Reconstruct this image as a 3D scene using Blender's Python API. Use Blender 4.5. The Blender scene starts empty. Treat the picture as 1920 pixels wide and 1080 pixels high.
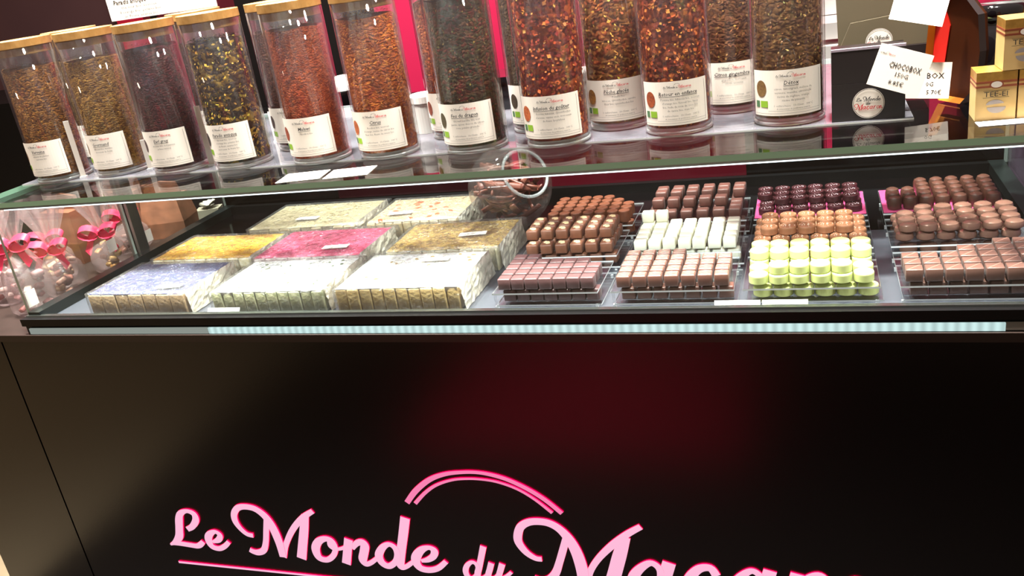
import bpy, bmesh, math, random
from mathutils import Vector, Matrix, noise
random.seed(11)
scene = bpy.context.scene
col = scene.collection
R = math.radians

# ---------------------------------------------------------------- camera
cam_data = bpy.data.cameras.new('camera')
cam_data.sensor_width = 36.0
cam_data.lens = 1657.4 / 1920 * 36.0
cam_data.clip_start = 0.02
cam = bpy.data.objects.new('camera', cam_data)
col.objects.link(cam)
_r = Vector((0.946, 0.291, -0.144)); _d = Vector((-0.020, -0.392, -0.920)); _f = Vector((-0.324, 0.873, -0.365))
_f.normalize(); _r = (_r - _f * _r.dot(_f)).normalized(); _u = _r.cross(_f)
cam.matrix_world = Matrix(((_r.x, _u.x, -_f.x, 0), (_r.y, _u.y, -_f.y, 0), (_r.z, _u.z, -_f.z, 1.45), (0, 0, 0, 1)))
scene.camera = cam

# ---------------------------------------------------------------- world, lights, exposure
scene.view_settings.view_transform = 'Standard'
scene.view_settings.look = 'None'
scene.view_settings.gamma = 1.0
scene.view_settings.use_curve_mapping = False
scene.view_settings.exposure = 0.0
scene.cycles.transparent_max_bounces = 40
scene.cycles.max_bounces = 10
scene.cycles.caustics_reflective = False
scene.cycles.caustics_refractive = False
scene.cycles.sample_clamp_indirect = 4.0
world = bpy.data.worlds.new('shop_ambient')
scene.world = world
world.use_nodes = True
world.node_tree.nodes['Background'].inputs[0].default_value = (1.0, 0.78, 0.62, 1)
world.node_tree.nodes['Background'].inputs[1].default_value = 0.33

def area(name, loc, target, size, power, color=(1, 1, 1), size_y=None, shape='DISK', spread=180):
    d = bpy.data.lights.new(name, 'AREA')
    d.energy = power; d.color = color; d.shape = shape; d.size = size; d.spread = R(spread)
    if size_y: d.size_y = size_y
    o = bpy.data.objects.new(name, d)
    col.objects.link(o)
    o.location = loc
    o.rotation_euler = (Vector(target) - Vector(loc)).to_track_quat('-Z', 'Y').to_euler()
    return o
WARM = (1.0, 0.80, 0.58)
for x in (-1.60, -1.15, -0.70, -0.30, 0.10):
    area('ceiling_spot', (x, 1.16, 2.92), (x, 1.23, 0.95), 0.12, 18, (1.0, 0.96, 0.90), spread=60)
area('added_glow_spot', (-0.72, -0.35, 2.92), (-0.72, -0.40, 0), 0.15, 5.5, (1.0, 0.9, 0.85), spread=34)  # added spot, brightens the unseen runner for the counter's red glow
for x in (-1.3, -0.1):
    area('wall_washer', (x, 1.75, 2.92), (x, 2.45, 1.2), 0.20, 21, (1.0, 0.9, 0.85), spread=110)
area('aisle_spot', (-3.2, -0.3, 2.92), (-3.4, 0.2, 0), 0.30, 40, WARM, spread=120)

# ---------------------------------------------------------------- helpers
def lin(c):
    return tuple((x / 255 / 12.92) if x / 255 <= 0.04045 else ((x / 255 + 0.055) / 1.055) ** 2.4 for x in c) + (1.0,)
def node_mat(name):
    m = bpy.data.materials.new(name); m.use_nodes = True
    return m, m.node_tree.nodes, m.node_tree.links
def P(name, c, rough=0.5, metal=0.0, spec=0.5, c2=None, scale=40.0, bump=0.0, bscale=None, coat=0.0, sss=0.0, detail=4.0, emit=None, estr=0.0):
    m, n, l = node_mat(name)
    b = n['Principled BSDF']
    b.inputs['Base Color'].default_value = lin(c)
    b.inputs['Roughness'].default_value = rough
    b.inputs['Metallic'].default_value = metal
    b.inputs['Specular IOR Level'].default_value = spec
    b.inputs['Coat Weight'].default_value = coat
    if sss:
        b.inputs['Subsurface Weight'].default_value = sss
        b.inputs['Subsurface Radius'].default_value = (0.006, 0.005, 0.004)
    if emit:
        b.inputs['Emission Color'].default_value = lin(emit)
        b.inputs['Emission Strength'].default_value = estr
    if c2 or bump:
        tc = n.new('ShaderNodeTexCoord')
        nt = n.new('ShaderNodeTexNoise'); nt.inputs['Scale'].default_value = scale; nt.inputs['Detail'].default_value = detail
        l.new(tc.outputs['Object'], nt.inputs['Vector'])
        if c2:
            r = n.new('ShaderNodeValToRGB')
            r.color_ramp.elements[0].position = 0.36; r.color_ramp.elements[0].color = lin(c)
            r.color_ramp.elements[1].position = 0.64; r.color_ramp.elements[1].color = lin(c2)
            l.new(nt.outputs['Fac'], r.inputs['Fac']); l.new(r.outputs['Color'], b.inputs['Base Color'])
        if bump:
            nb = nt
            if bscale:
                nb = n.new('ShaderNodeTexNoise'); nb.inputs['Scale'].default_value = bscale; nb.inputs['Detail'].default_value = 4
                l.new(tc.outputs['Object'], nb.inputs['Vector'])
            bp = n.new('ShaderNodeBump'); bp.inputs['Strength'].default_value = bump; bp.inputs['Distance'].default_value = 0.002
            l.new(nb.outputs['Fac'], bp.inputs['Height']); l.new(bp.outputs['Normal'], b.inputs['Normal'])
    return m
def glass(name, tint=(1, 1, 1), rough=0.0, base=0.04, bump=0.0, bscale=60.0, haze=0.0, haze_c=(230, 235, 235), top=0.96):
    """thin clear sheet: straight-through light plus an angle-dependent reflection"""
    m, n, l = node_mat(name)
    n.remove(n['Principled BSDF'])
    out = n['Material Output']
    tr = n.new('ShaderNodeBsdfTransparent'); tr.inputs[0].default_value = tuple(tint) + (1,)
    gl = n.new('ShaderNodeBsdfGlossy'); gl.inputs['Roughness'].default_value = rough
    lw = n.new('ShaderNodeLayerWeight'); lw.inputs['Blend'].default_value = 0.5
    pw = n.new('ShaderNodeMath'); pw.operation = 'POWER'; pw.inputs[1].default_value = 5
    ma = n.new('ShaderNodeMath'); ma.operation = 'MULTIPLY_ADD'; ma.inputs[1].default_value = top - base; ma.inputs[2].default_value = base
    l.new(lw.outputs['Facing'], pw.inputs[0]); l.new(pw.outputs[0], ma.inputs[0])
    mx = n.new('ShaderNodeMixShader')
    l.new(ma.outputs[0], mx.inputs[0]); l.new(tr.outputs[0], mx.inputs[1]); l.new(gl.outputs[0], mx.inputs[2])
    last = mx
    if haze:
        df = n.new('ShaderNodeBsdfDiffuse'); df.inputs[0].default_value = lin(haze_c)
        m2 = n.new('ShaderNodeMixShader'); m2.inputs[0].default_value = haze
        l.new(mx.outputs[0], m2.inputs[1]); l.new(df.outputs[0], m2.inputs[2]); last = m2
    l.new(last.outputs[0], out.inputs['Surface'])
    if bump:
        tc = n.new('ShaderNodeTexCoord')
        v = n.new('ShaderNodeTexNoise'); v.inputs['Scale'].default_value = bscale; v.inputs['Detail'].default_value = 5; v.inputs['Distortion'].default_value = 1.5
        l.new(tc.outputs['Object'], v.inputs['Vector'])
        bp = n.new('ShaderNodeBump'); bp.inputs['Strength'].default_value = bump; bp.inputs['Distance'].default_value = 0.004
        l.new(v.outputs['Fac'], bp.inputs['Height']); l.new(bp.outputs['Normal'], gl.inputs['Normal']); l.new(bp.outputs['Normal'], lw.inputs['Normal'])
    return m
def emis(name, c, s):
    m, n, l = node_mat(name)
    n.remove(n['Principled BSDF'])
    e = n.new('ShaderNodeEmission'); e.inputs[0].default_value = lin(c); e.inputs[1].default_value = s
    l.new(e.outputs[0], n['Material Output'].inputs['Surface'])
    return m

class MB:
    def __init__(s): s.v = []; s.f = []; s.m = []; s.c = []
    def face(s, idx, mi=0, c=None):
        s.f.append(idx); s.m.append(mi); s.c.append(c)
    def quad(s, a, b, c, d, mi=0, cc=None):
        k = len(s.v); s.v += [a, b, c, d]; s.face((k, k + 1, k + 2, k + 3), mi, cc)
    def box(s, x0, x1, y0, y1, z0, z1, mi=0, side=None):
        k = len(s.v)
        s.v += [(x0, y0, z0), (x1, y0, z0), (x1, y1, z0), (x0, y1, z0), (x0, y0, z1), (x1, y0, z1), (x1, y1, z1), (x0, y1, z1)]
        sd = mi if side is None else side
        for f, q in (((0, 3, 2, 1), mi), ((4, 5, 6, 7), mi), ((0, 1, 5, 4), sd), ((1, 2, 6, 5), sd), ((2, 3, 7, 6), sd), ((3, 0, 4, 7), sd)):
            s.face(tuple(k + i for i in f), q)
        return s
    def lathe(s, prof, seg=32, c=(0, 0, 0), mi=0, ruffle=None):
        k = len(s.v); n = len(prof)
        for j in range(seg):
            a = 2 * math.pi * j / seg
            for i, (r, z) in enumerate(prof):
                rr = r * (ruffle(a, i) if ruffle else 1)
                s.v.append((c[0] + rr * math.cos(a), c[1] + rr * math.sin(a), c[2] + z))
        for j in range(seg):
            j2 = (j + 1) % seg
            for i in range(n - 1):
                s.face((k + j * n + i, k + j2 * n + i, k + j2 * n + i + 1, k + j * n + i + 1), mi)
        return s
    def tube(s, pts, rad, seg=6, mi=0, flat=1.0, up=(0, 0, 1)):
        k = len(s.v); n = len(pts)
        for i, p in enumerate(pts):
            t = (Vector(pts[min(i + 1, n - 1)]) - Vector(pts[max(i - 1, 0)])).normalized()
            a = t.cross(Vector(up))
            if a.length < 1e-4: a = t.cross(Vector((1, 0, 0)))
            a.normalize(); b = t.cross(a)
            rr = rad[i] if isinstance(rad, (list, tuple)) else rad
            for j in range(seg):
                an = 2 * math.pi * j / seg
                s.v.append(tuple(Vector(p) + a * (rr * math.cos(an)) + b * (rr * flat * math.sin(an))))
        for i in range(n - 1):
            for j in range(seg):
                j2 = (j + 1) % seg
                s.face((k + i * seg + j, k + i * seg + j2, k + (i + 1) * seg + j2, k + (i + 1) * seg + j), mi)
        s.face(tuple(k + j for j in range(seg))[::-1], mi); s.face(tuple(k + (n - 1) * seg + j for j in range(seg)), mi)
        return s
    def prism(s, pts, lo, hi, axis=1, mi=0, side=None):
        """2-D outline extruded along an axis; pts in the two other axes"""
        k = len(s.v); n = len(pts)
        for h in (lo, hi):
            for (a, b) in pts:
                s.v.append({0: (h, a, b), 1: (a, h, b), 2: (a, b, h)}[axis])
        s.face(tuple(range(k, k + n)), mi); s.face(tuple(range(k + n, k + 2 * n))[::-1], mi)
        for i in range(n):
            j = (i + 1) % n
            s.face((k + j, k + i, k + n + i, k + n + j), mi if side is None else side)
        return s
    def mesh(s, name, mats, smooth=False):
        me = bpy.data.meshes.new(name)
        me.from_pydata([tuple(v) for v in s.v], [], s.f)
        for m in (mats if isinstance(mats, (list, tuple)) else [mats]): me.materials.append(m)
        for p, mi in zip(me.polygons, s.m): p.material_index = mi; p.use_smooth = smooth
        if any(c is not None for c in s.c):
            at = me.color_attributes.new('Col', 'FLOAT_COLOR', 'CORNER')
            buf = []
            for p, c in zip(me.polygons, s.c):
                buf += list(c or (0.5, 0.5, 0.5, 1)) * p.loop_total
            at.data.foreach_set('color', buf)
        me.update()
        return me
    def build(s, name, mats, parent=None, loc=(0, 0, 0), smooth=False):
        return link(name, s.mesh(name, mats, smooth), parent, loc)
def link(name, me, parent=None, loc=(0, 0, 0), rot=None):
    o = bpy.data.objects.new(name, me); col.objects.link(o)
    o.location = loc
    if rot: o.rotation_euler = rot
    if parent: o.parent = parent
    return o
def tag(o, label=None, cat=None, group=None, kind=None):
    if label: o['label'] = label
    if cat: o['category'] = cat
    if group: o['group'] = group
    if kind: o['kind'] = kind
    return o
def thing(name, label, cat, loc=(0, 0, 0), rz=0.0, group=None):
    o = bpy.data.objects.new(name, None); col.objects.link(o)
    o.location = loc; o.rotation_euler = (0, 0, rz); o.empty_display_size = 0.02
    return tag(o, label, cat, group)
def struct(o): o['kind'] = 'structure'; return o
def bev(me, w, seg=2):
    bm = bmesh.new(); bm.from_mesh(me)
    bmesh.ops.remove_doubles(bm, verts=bm.verts, dist=1e-6)
    bmesh.ops.bevel(bm, geom=list(bm.edges), offset=w, segments=seg, affect='EDGES', profile=0.5, clamp_overlap=True)
    bmesh.ops.recalc_face_normals(bm, faces=bm.faces)
    bm.to_mesh(me); bm.free()
    for p in me.polygons: p.use_smooth = True
    return me
def sharpen(me, ang=38):
    bm = bmesh.new(); bm.from_mesh(me)
    bmesh.ops.remove_doubles(bm, verts=bm.verts, dist=1e-6)
    bmesh.ops.recalc_face_normals(bm, faces=bm.faces)
    for e in bm.edges: e.smooth = e.calc_face_angle(0.0) < R(ang)
    for f in bm.faces: f.smooth = True
    bm.to_mesh(me); bm.free()
    return me
def rbox(name, sx, sy, sz, w, mats, seg=2):
    """rounded box standing on z=0, centred in x,y"""
    return bev(MB().box(-sx / 2, sx / 2, -sy / 2, sy / 2, 0, sz).mesh(name, mats), w, seg)
def crom(pts, closed=False, n=6):
    out = []; N = len(pts)
    seg = N if closed else N - 1
    g = (lambda i: pts[i % N]) if closed else (lambda i: pts[max(0, min(N - 1, i))])
    for i in range(seg):
        p0, p1, p2, p3 = g(i - 1), g(i), g(i + 1), g(i + 2)
        for k in range(n):
            t = k / n
            out.append(tuple(0.5 * (2 * b + (c - a) * t + (2 * a - 5 * b + 4 * c - d) * t * t + (-a + 3 * b - 3 * c + d) * t ** 3) for a, b, c, d in zip(p0, p1, p2, p3)))
    if not closed: out.append(tuple(pts[-1]))
    return out
def stroke2d(pts, closed, n=6):
    """centre line (x, z, width) to left and right outlines"""
    c = crom(pts, closed, n); L = []; Rr = []; N = len(c)
    for i in range(N):
        a = c[(i - 1) % N] if (closed or i > 0) else c[i]
        b = c[(i + 1) % N] if (closed or i < N - 1) else c[i]
        dx, dz = b[0] - a[0], b[1] - a[1]; q = math.hypot(dx, dz) or 1
        nx, nz = -dz / q, dx / q; w = c[i][2] / 2
        L.append((c[i][0] + nx * w, c[i][1] + nz * w)); Rr.append((c[i][0] - nx * w, c[i][1] - nz * w))
    return L, Rr

# lettering: every flat text used below is turned into mesh outlines once, here
TEXTS = {}
def want(s, bold=0.0, shear=0.0): TEXTS[(s, bold, shear)] = None
def make_texts():
    tmp = []
    for (s, b, sh) in TEXTS:
        c = bpy.data.curves.new('lettering', 'FONT'); c.body = s; c.size = 1.0; c.align_x = 'CENTER'; c.align_y = 'CENTER'
        c.offset = b; c.shear = sh; c.resolution_u = 1
        o = bpy.data.objects.new('lettering', c); col.objects.link(o); tmp.append(((s, b, sh), o, c))
    bpy.context.view_layer.update()
    dg = bpy.context.evaluated_depsgraph_get()
    for k, o, c in tmp:
        me = o.evaluated_get(dg).to_mesh()
        TEXTS[k] = ([(v.co.x, v.co.y) for v in me.vertices], [tuple(p.vertices) for p in me.polygons])
        o.evaluated_get(dg).to_mesh_clear()
    for k, o, c in tmp:
        bpy.data.objects.remove(o); bpy.data.curves.remove(c)
def put_text(mb, key, u, v, size, fn, mi=0, fit=None, sx=1.0):
    """adds a text to a mesh; fn maps flat (u, v) to a point; fit limits the width"""
    key = key if isinstance(key, tuple) else (key, 0.0, 0.0)
    vs, fs = TEXTS[key]
    if not vs: return 0
    w = max(p[0] for p in vs) - min(p[0] for p in vs)
    s = size
    kx = sx
    if fit and w * s * kx > fit: kx = fit / (w * s)
    k = len(mb.v)
    mb.v += [fn(u + p[0] * s * kx, v + p[1] * s) for p in vs]
    for f in fs: mb.face(tuple(k + i for i in f), mi)
    return w * s * kx

# ---------------------------------------------------------------- materials
M_panel = P('black_counter_laminate', (13, 7, 6), rough=0.22, spec=0.55, bump=0.03, scale=300)
M_ledge = P('dark_brown_ledge', (44, 34, 30), rough=0.35)
M_black = P('black_metal_frame', (9, 9, 10), rough=0.4, spec=0.3)
M_rail = P('dark_teal_rail', (46, 54, 54), rough=0.28, metal=0.6)
M_alu = P('brushed_aluminium', (170, 175, 172), rough=0.32, metal=1.0)
M_steel = P('grey_deck_steel', (78, 80, 88), rough=0.4, metal=0.3)
M_edge = P('green_glass_edge', (176, 232, 200), rough=0.15, spec=0.6)
M_sideedge = P('side_glass_edge', (190, 206, 198), rough=0.2)
M_clear = glass('clear_pane', (0.965, 0.985, 0.975))
M_topglass = glass('shelf_glass', (0.95, 0.98, 0.965), base=0.05)
M_slab = glass('milky_glass_slab', (0.93, 0.95, 0.97), base=0.06, haze=0.085, haze_c=(200, 200, 212))
M_doorglow = P('door_painted_glow', (84, 5, 24), rough=0.18, spec=0.5)  # pink glow seen in the dark door, put into its base colour
M_doorblk = P('black_gloss_back', (9, 7, 8), rough=0.15)
M_floor = P('beige_floor_tile', (176, 160, 132), rough=0.35, c2=(160, 144, 118), scale=6)
M_unseenmat = P('unseen_dark_mat', (22, 14, 12), rough=0.9)
M_redglow = P('added_red_glow', (170, 10, 45), rough=0.9)
M_wallmauve = P('dark_mauve_wall', (92, 62, 64), rough=0.5, c2=(84, 56, 60), scale=3)
M_wallpink = P('hot_pink_wall', (236, 44, 98), rough=0.45)
M_wallblack = P('black_wall_panel', (15, 11, 12), rough=0.5)
M_ceiling = P('dark_ceiling', (58, 48, 44), rough=0.8)
M_white = P('white_card', (236, 228, 216), rough=0.6)
M_redtrim = P('red_trim', (205, 30, 62), rough=0.4)
M_whitegloss = P('white_plastic', (228, 228, 224), rough=0.3)
M_mauvereflect = P('pale_mauve_reflection', (176, 140, 178), rough=0.4)
M_ink = P('black_ink', (28, 24, 24), rough=0.7)
M_grey = P('grey_ink', (104, 98, 94), rough=0.7)
M_red = P('red_ink', (196, 40, 48), rough=0.7)
M_green = P('green_mark', (128, 168, 34), rough=0.6)

# ---------------------------------------------------------------- the setting
struct(MB().box(-6, 3, -4, 2.6, -0.05, 0).build('floor', M_floor))
tag(MB().box(-2.05, 1.6, -0.9, 1.06, 0.0, 0.006).build('unseen_floor_mat', M_unseenmat), 'unseen dark mat added to darken the reflection in the counter front', 'mat')  # added out of view so the counter front reflects dark floor
tag(MB().box(-1.25, -0.2, -0.86, 0.1, 0.006, 0.012).build('red_glow_runner', M_redglow), 'unseen crimson runner added to reflect a red glow in the counter', 'rug')  # added out of view, its reflection makes the counter's red glow
wb = struct(MB().box(-6, 3, 2.5, 2.6, 0, 3.0).build('wall_back', M_wallmauve))
for n, x0, x1, m, d in (('wall_panel', -2.03, -1.66, P('dark_red_wall', (96, 20, 36), 0.5), 0.02), ('wall_panel', -1.66, -1.21, M_wallblack, 0.05),
                        ('wall_panel', -1.21, 0.60, M_wallpink, 0.03), ('wall_panel', 0.60, 3.0, M_wallpink, 0.02)):
    MB().box(x0, x1, 2.5 - d, 2.5, 0.0, 3.0).build(n, m, wb)
struct(MB().box(-2.10, -2.03, 2.44, 2.5, 0.0, 3.0).build('trim_1', M_redtrim))
struct(MB().box(-6.1, -6, -4, 2.6, 0, 3.0).build('wall_left', M_wallmauve))

# ---------------------------------------------------------------- counter
YF = 1.134
ct = thing('shop_counter', 'long black counter with glossy front carrying the pink lit sign', 'counter', (-0.3, 1.45, 0))
def cpart(name, mb, mats): return mb.build(name, mats, ct, (0.3, -1.45, 0))
cpart('front_panel', MB().box(-1.449, 1.30, YF, 1.16, 0.06, 0.893), M_panel)
cpart('front_panel', MB().box(-1.697, -1.453, YF, 1.16, 0.06, 0.893), M_panel)
cpart('body', MB().box(-1.69, 1.30, 1.16, 1.82, 0.06, 0.893), M_panel)
cpart('plinth', MB().box(-1.66, 1.28, 1.19, 1.78, 0.0, 0.06), M_black)
cpart('ledge', MB().box(-1.70, 1.32, 1.122, 1.83, 0.893, 0.906), M_ledge)

led_mat, n, l = node_mat('led_diffuser')
n.remove(n['Principled BSDF'])
_tc = n.new('ShaderNodeTexCoord'); _w = n.new('ShaderNodeTexWave'); _w.wave_type = 'BANDS'; _w.bands_direction = 'X'; _w.inputs['Scale'].default_value = 24.0
_rm = n.new('ShaderNodeMapRange'); _rm.inputs['To Min'].default_value = 0.68; _rm.inputs['To Max'].default_value = 0.96
_e = n.new('ShaderNodeEmission'); _e.inputs[0].default_value = lin((214, 246, 244))
l.new(_tc.outputs['Object'], _w.inputs['Vector']); l.new(_w.outputs['Fac'], _rm.inputs['Value']); l.new(_rm.outputs[0], _e.inputs[1]); l.new(_e.outputs[0], n['Material Output'].inputs['Surface'])
tag(MB().box(-0.97, 0.225, 1.1255, 1.1285, 0.9072, 0.918).build('light_strip', led_mat), 'white LED strip with ribbed glow along the counter ledge', 'light strip')
tag(MB().box(-1.362, -0.972, 1.1255, 1.1284, 0.9072, 0.918).build('light_strip', emis('unlit_end_glow', (206, 216, 206), 0.42)), 'unlit left end of the ledge strip given a dim glow', 'light strip')  # unlit end, emission stands in for the light on it

# ---------------------------------------------------------------- glass display case
ZD, ZG, ZT = 0.925, 1.1445, 1.1530
ZS = 1.1552
XL, XR, YB = -1.372, 0.337, 1.79
dc = thing('display_case', 'glass counter display case with steel deck and black frame', 'display case', (-0.5, 1.46, 0.906))
def dpart(name, mb, mats, parent=None):
    o = mb.build(name, mats, dc, (0.5, -1.46, -0.906)); return o
dpart('deck', MB().box(XL, XR, 1.141, 1.470, 0.9065, ZD), M_steel)
dpart('rear_deck', MB().box(XL, XR, 1.4703, YB - 0.012, 0.9065, ZD), P('black_glass_deck', (7, 5, 6), 0.12))
dpart('upper_band', MB().box(-1.376, 0.95, 1.1335, 1.1405, 0.9065, 0.922), M_black)
dpart('aluminium_trim', MB().box(-1.362, 0.90, 1.1285, 1.1333, 0.9068, 0.9185), M_alu)
dpart('front_rail', MB().box(XL - 0.004, XR + 0.004, 1.126, 1.141, 0.9225, 0.936), M_black)
dpart('glazing_bead', MB().box(XL, XR, 1.1375, 1.1462, 0.936, 0.9385), M_alu)
dpart('front_glass', MB().box(XL, XR, 1.1395, 1.1455, 0.9385, ZG, 0), [M_clear, M_edge])
def side_glass(x, y0, y1):
    mb = MB(); mb.box(x - 0.003, x + 0.003, y0, y1, 0.9385, ZG)
    for i, f in enumerate(mb.f):
        ys = {mb.v[k][1] for k in f}
        if len(ys) == 1: mb.m[i] = 1
    return dpart('side_glass', mb, [M_clear, M_sideedge])
side_glass(XL, 1.1458, 1.446); side_glass(XL, 1.478, YB - 0.012); side_glass(XR, 1.1458, YB - 0.012)
dpart('post', MB().box(XL - 0.012, XL + 0.012, 1.448, 1.476, ZD, ZG), M_alu)
for x0, x1 in ((XL + 0.004, XL + 0.030), (XR - 0.030, XR - 0.004)):
    dpart('side_rail', MB().box(x0, x1, 1.141, YB - 0.014, ZD, 0.944), M_rail)
dpart('back_panel', MB().box(XL, -0.60, YB - 0.010, YB, ZD, ZG), M_doorblk)
dpart('sliding_door', MB().box(-0.60, -0.125, YB - 0.016, YB - 0.010, ZD, ZG), M_doorglow)
dpart('back_panel', MB().box(-0.125, XR, YB - 0.010, YB, ZD, ZG), M_doorblk)
dpart('door_track', MB().box(XL + 0.03, XR - 0.03, YB - 0.034, YB - 0.018, ZD, 0.944), M_black)
dpart('door_track', MB().box(XL + 0.03, XR - 0.03, YB - 0.030, YB - 0.018, ZG - 0.014, ZG), M_black)
dpart('sliding_door', MB().box(-1.05, -0.62, YB - 0.016, YB - 0.0105, ZD + 0.02, ZG - 0.014), P('door_painted_faint_glow', (40, 5, 14), 0.18))  # fainter pink glow painted into this door's colour
dpart('top_glass', MB().box(-1.41, 0.47, 1.1385, YB + 0.01, ZG, ZT, 0, side=1), [M_topglass, M_edge])
dpart('upper_glass_slab', MB().box(-1.405, 0.128, 1.258, YB, ZT, ZS, 0, side=1), [M_slab, P('slab_edge', (205, 210, 208), 0.2)])
dpart('mauve_reflection_panel', MB().box(XR + 0.006, XR + 0.014, 1.1462, YB, 0.9065, ZG), M_mauvereflect)  # added panel, its colour carries the side glass's mauve reflection
# the LED profile under the front edge of the top glass
tag(dpart('led_profile', MB().box(XL + 0.01, XR - 0.005, 1.1465, 1.1520, ZG - 0.0055, ZG - 0.0003), M_alu), 'slim aluminium LED profile')
dpart('led_diffuser', MB().box(XL + 0.03, XR - 0.01, 1.1470, 1.1515, ZG - 0.0075, ZG - 0.0056), emis('led_white', (235, 248, 255), 3.0))
lamp = area('case_led', (-0.51, 1.149, ZG - 0.0082), (-0.51, 1.190, 0.925), 1.66, 5.0, (0.90, 0.97, 1.0), size_y=0.004, shape='RECTANGLE', spread=150)

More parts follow.
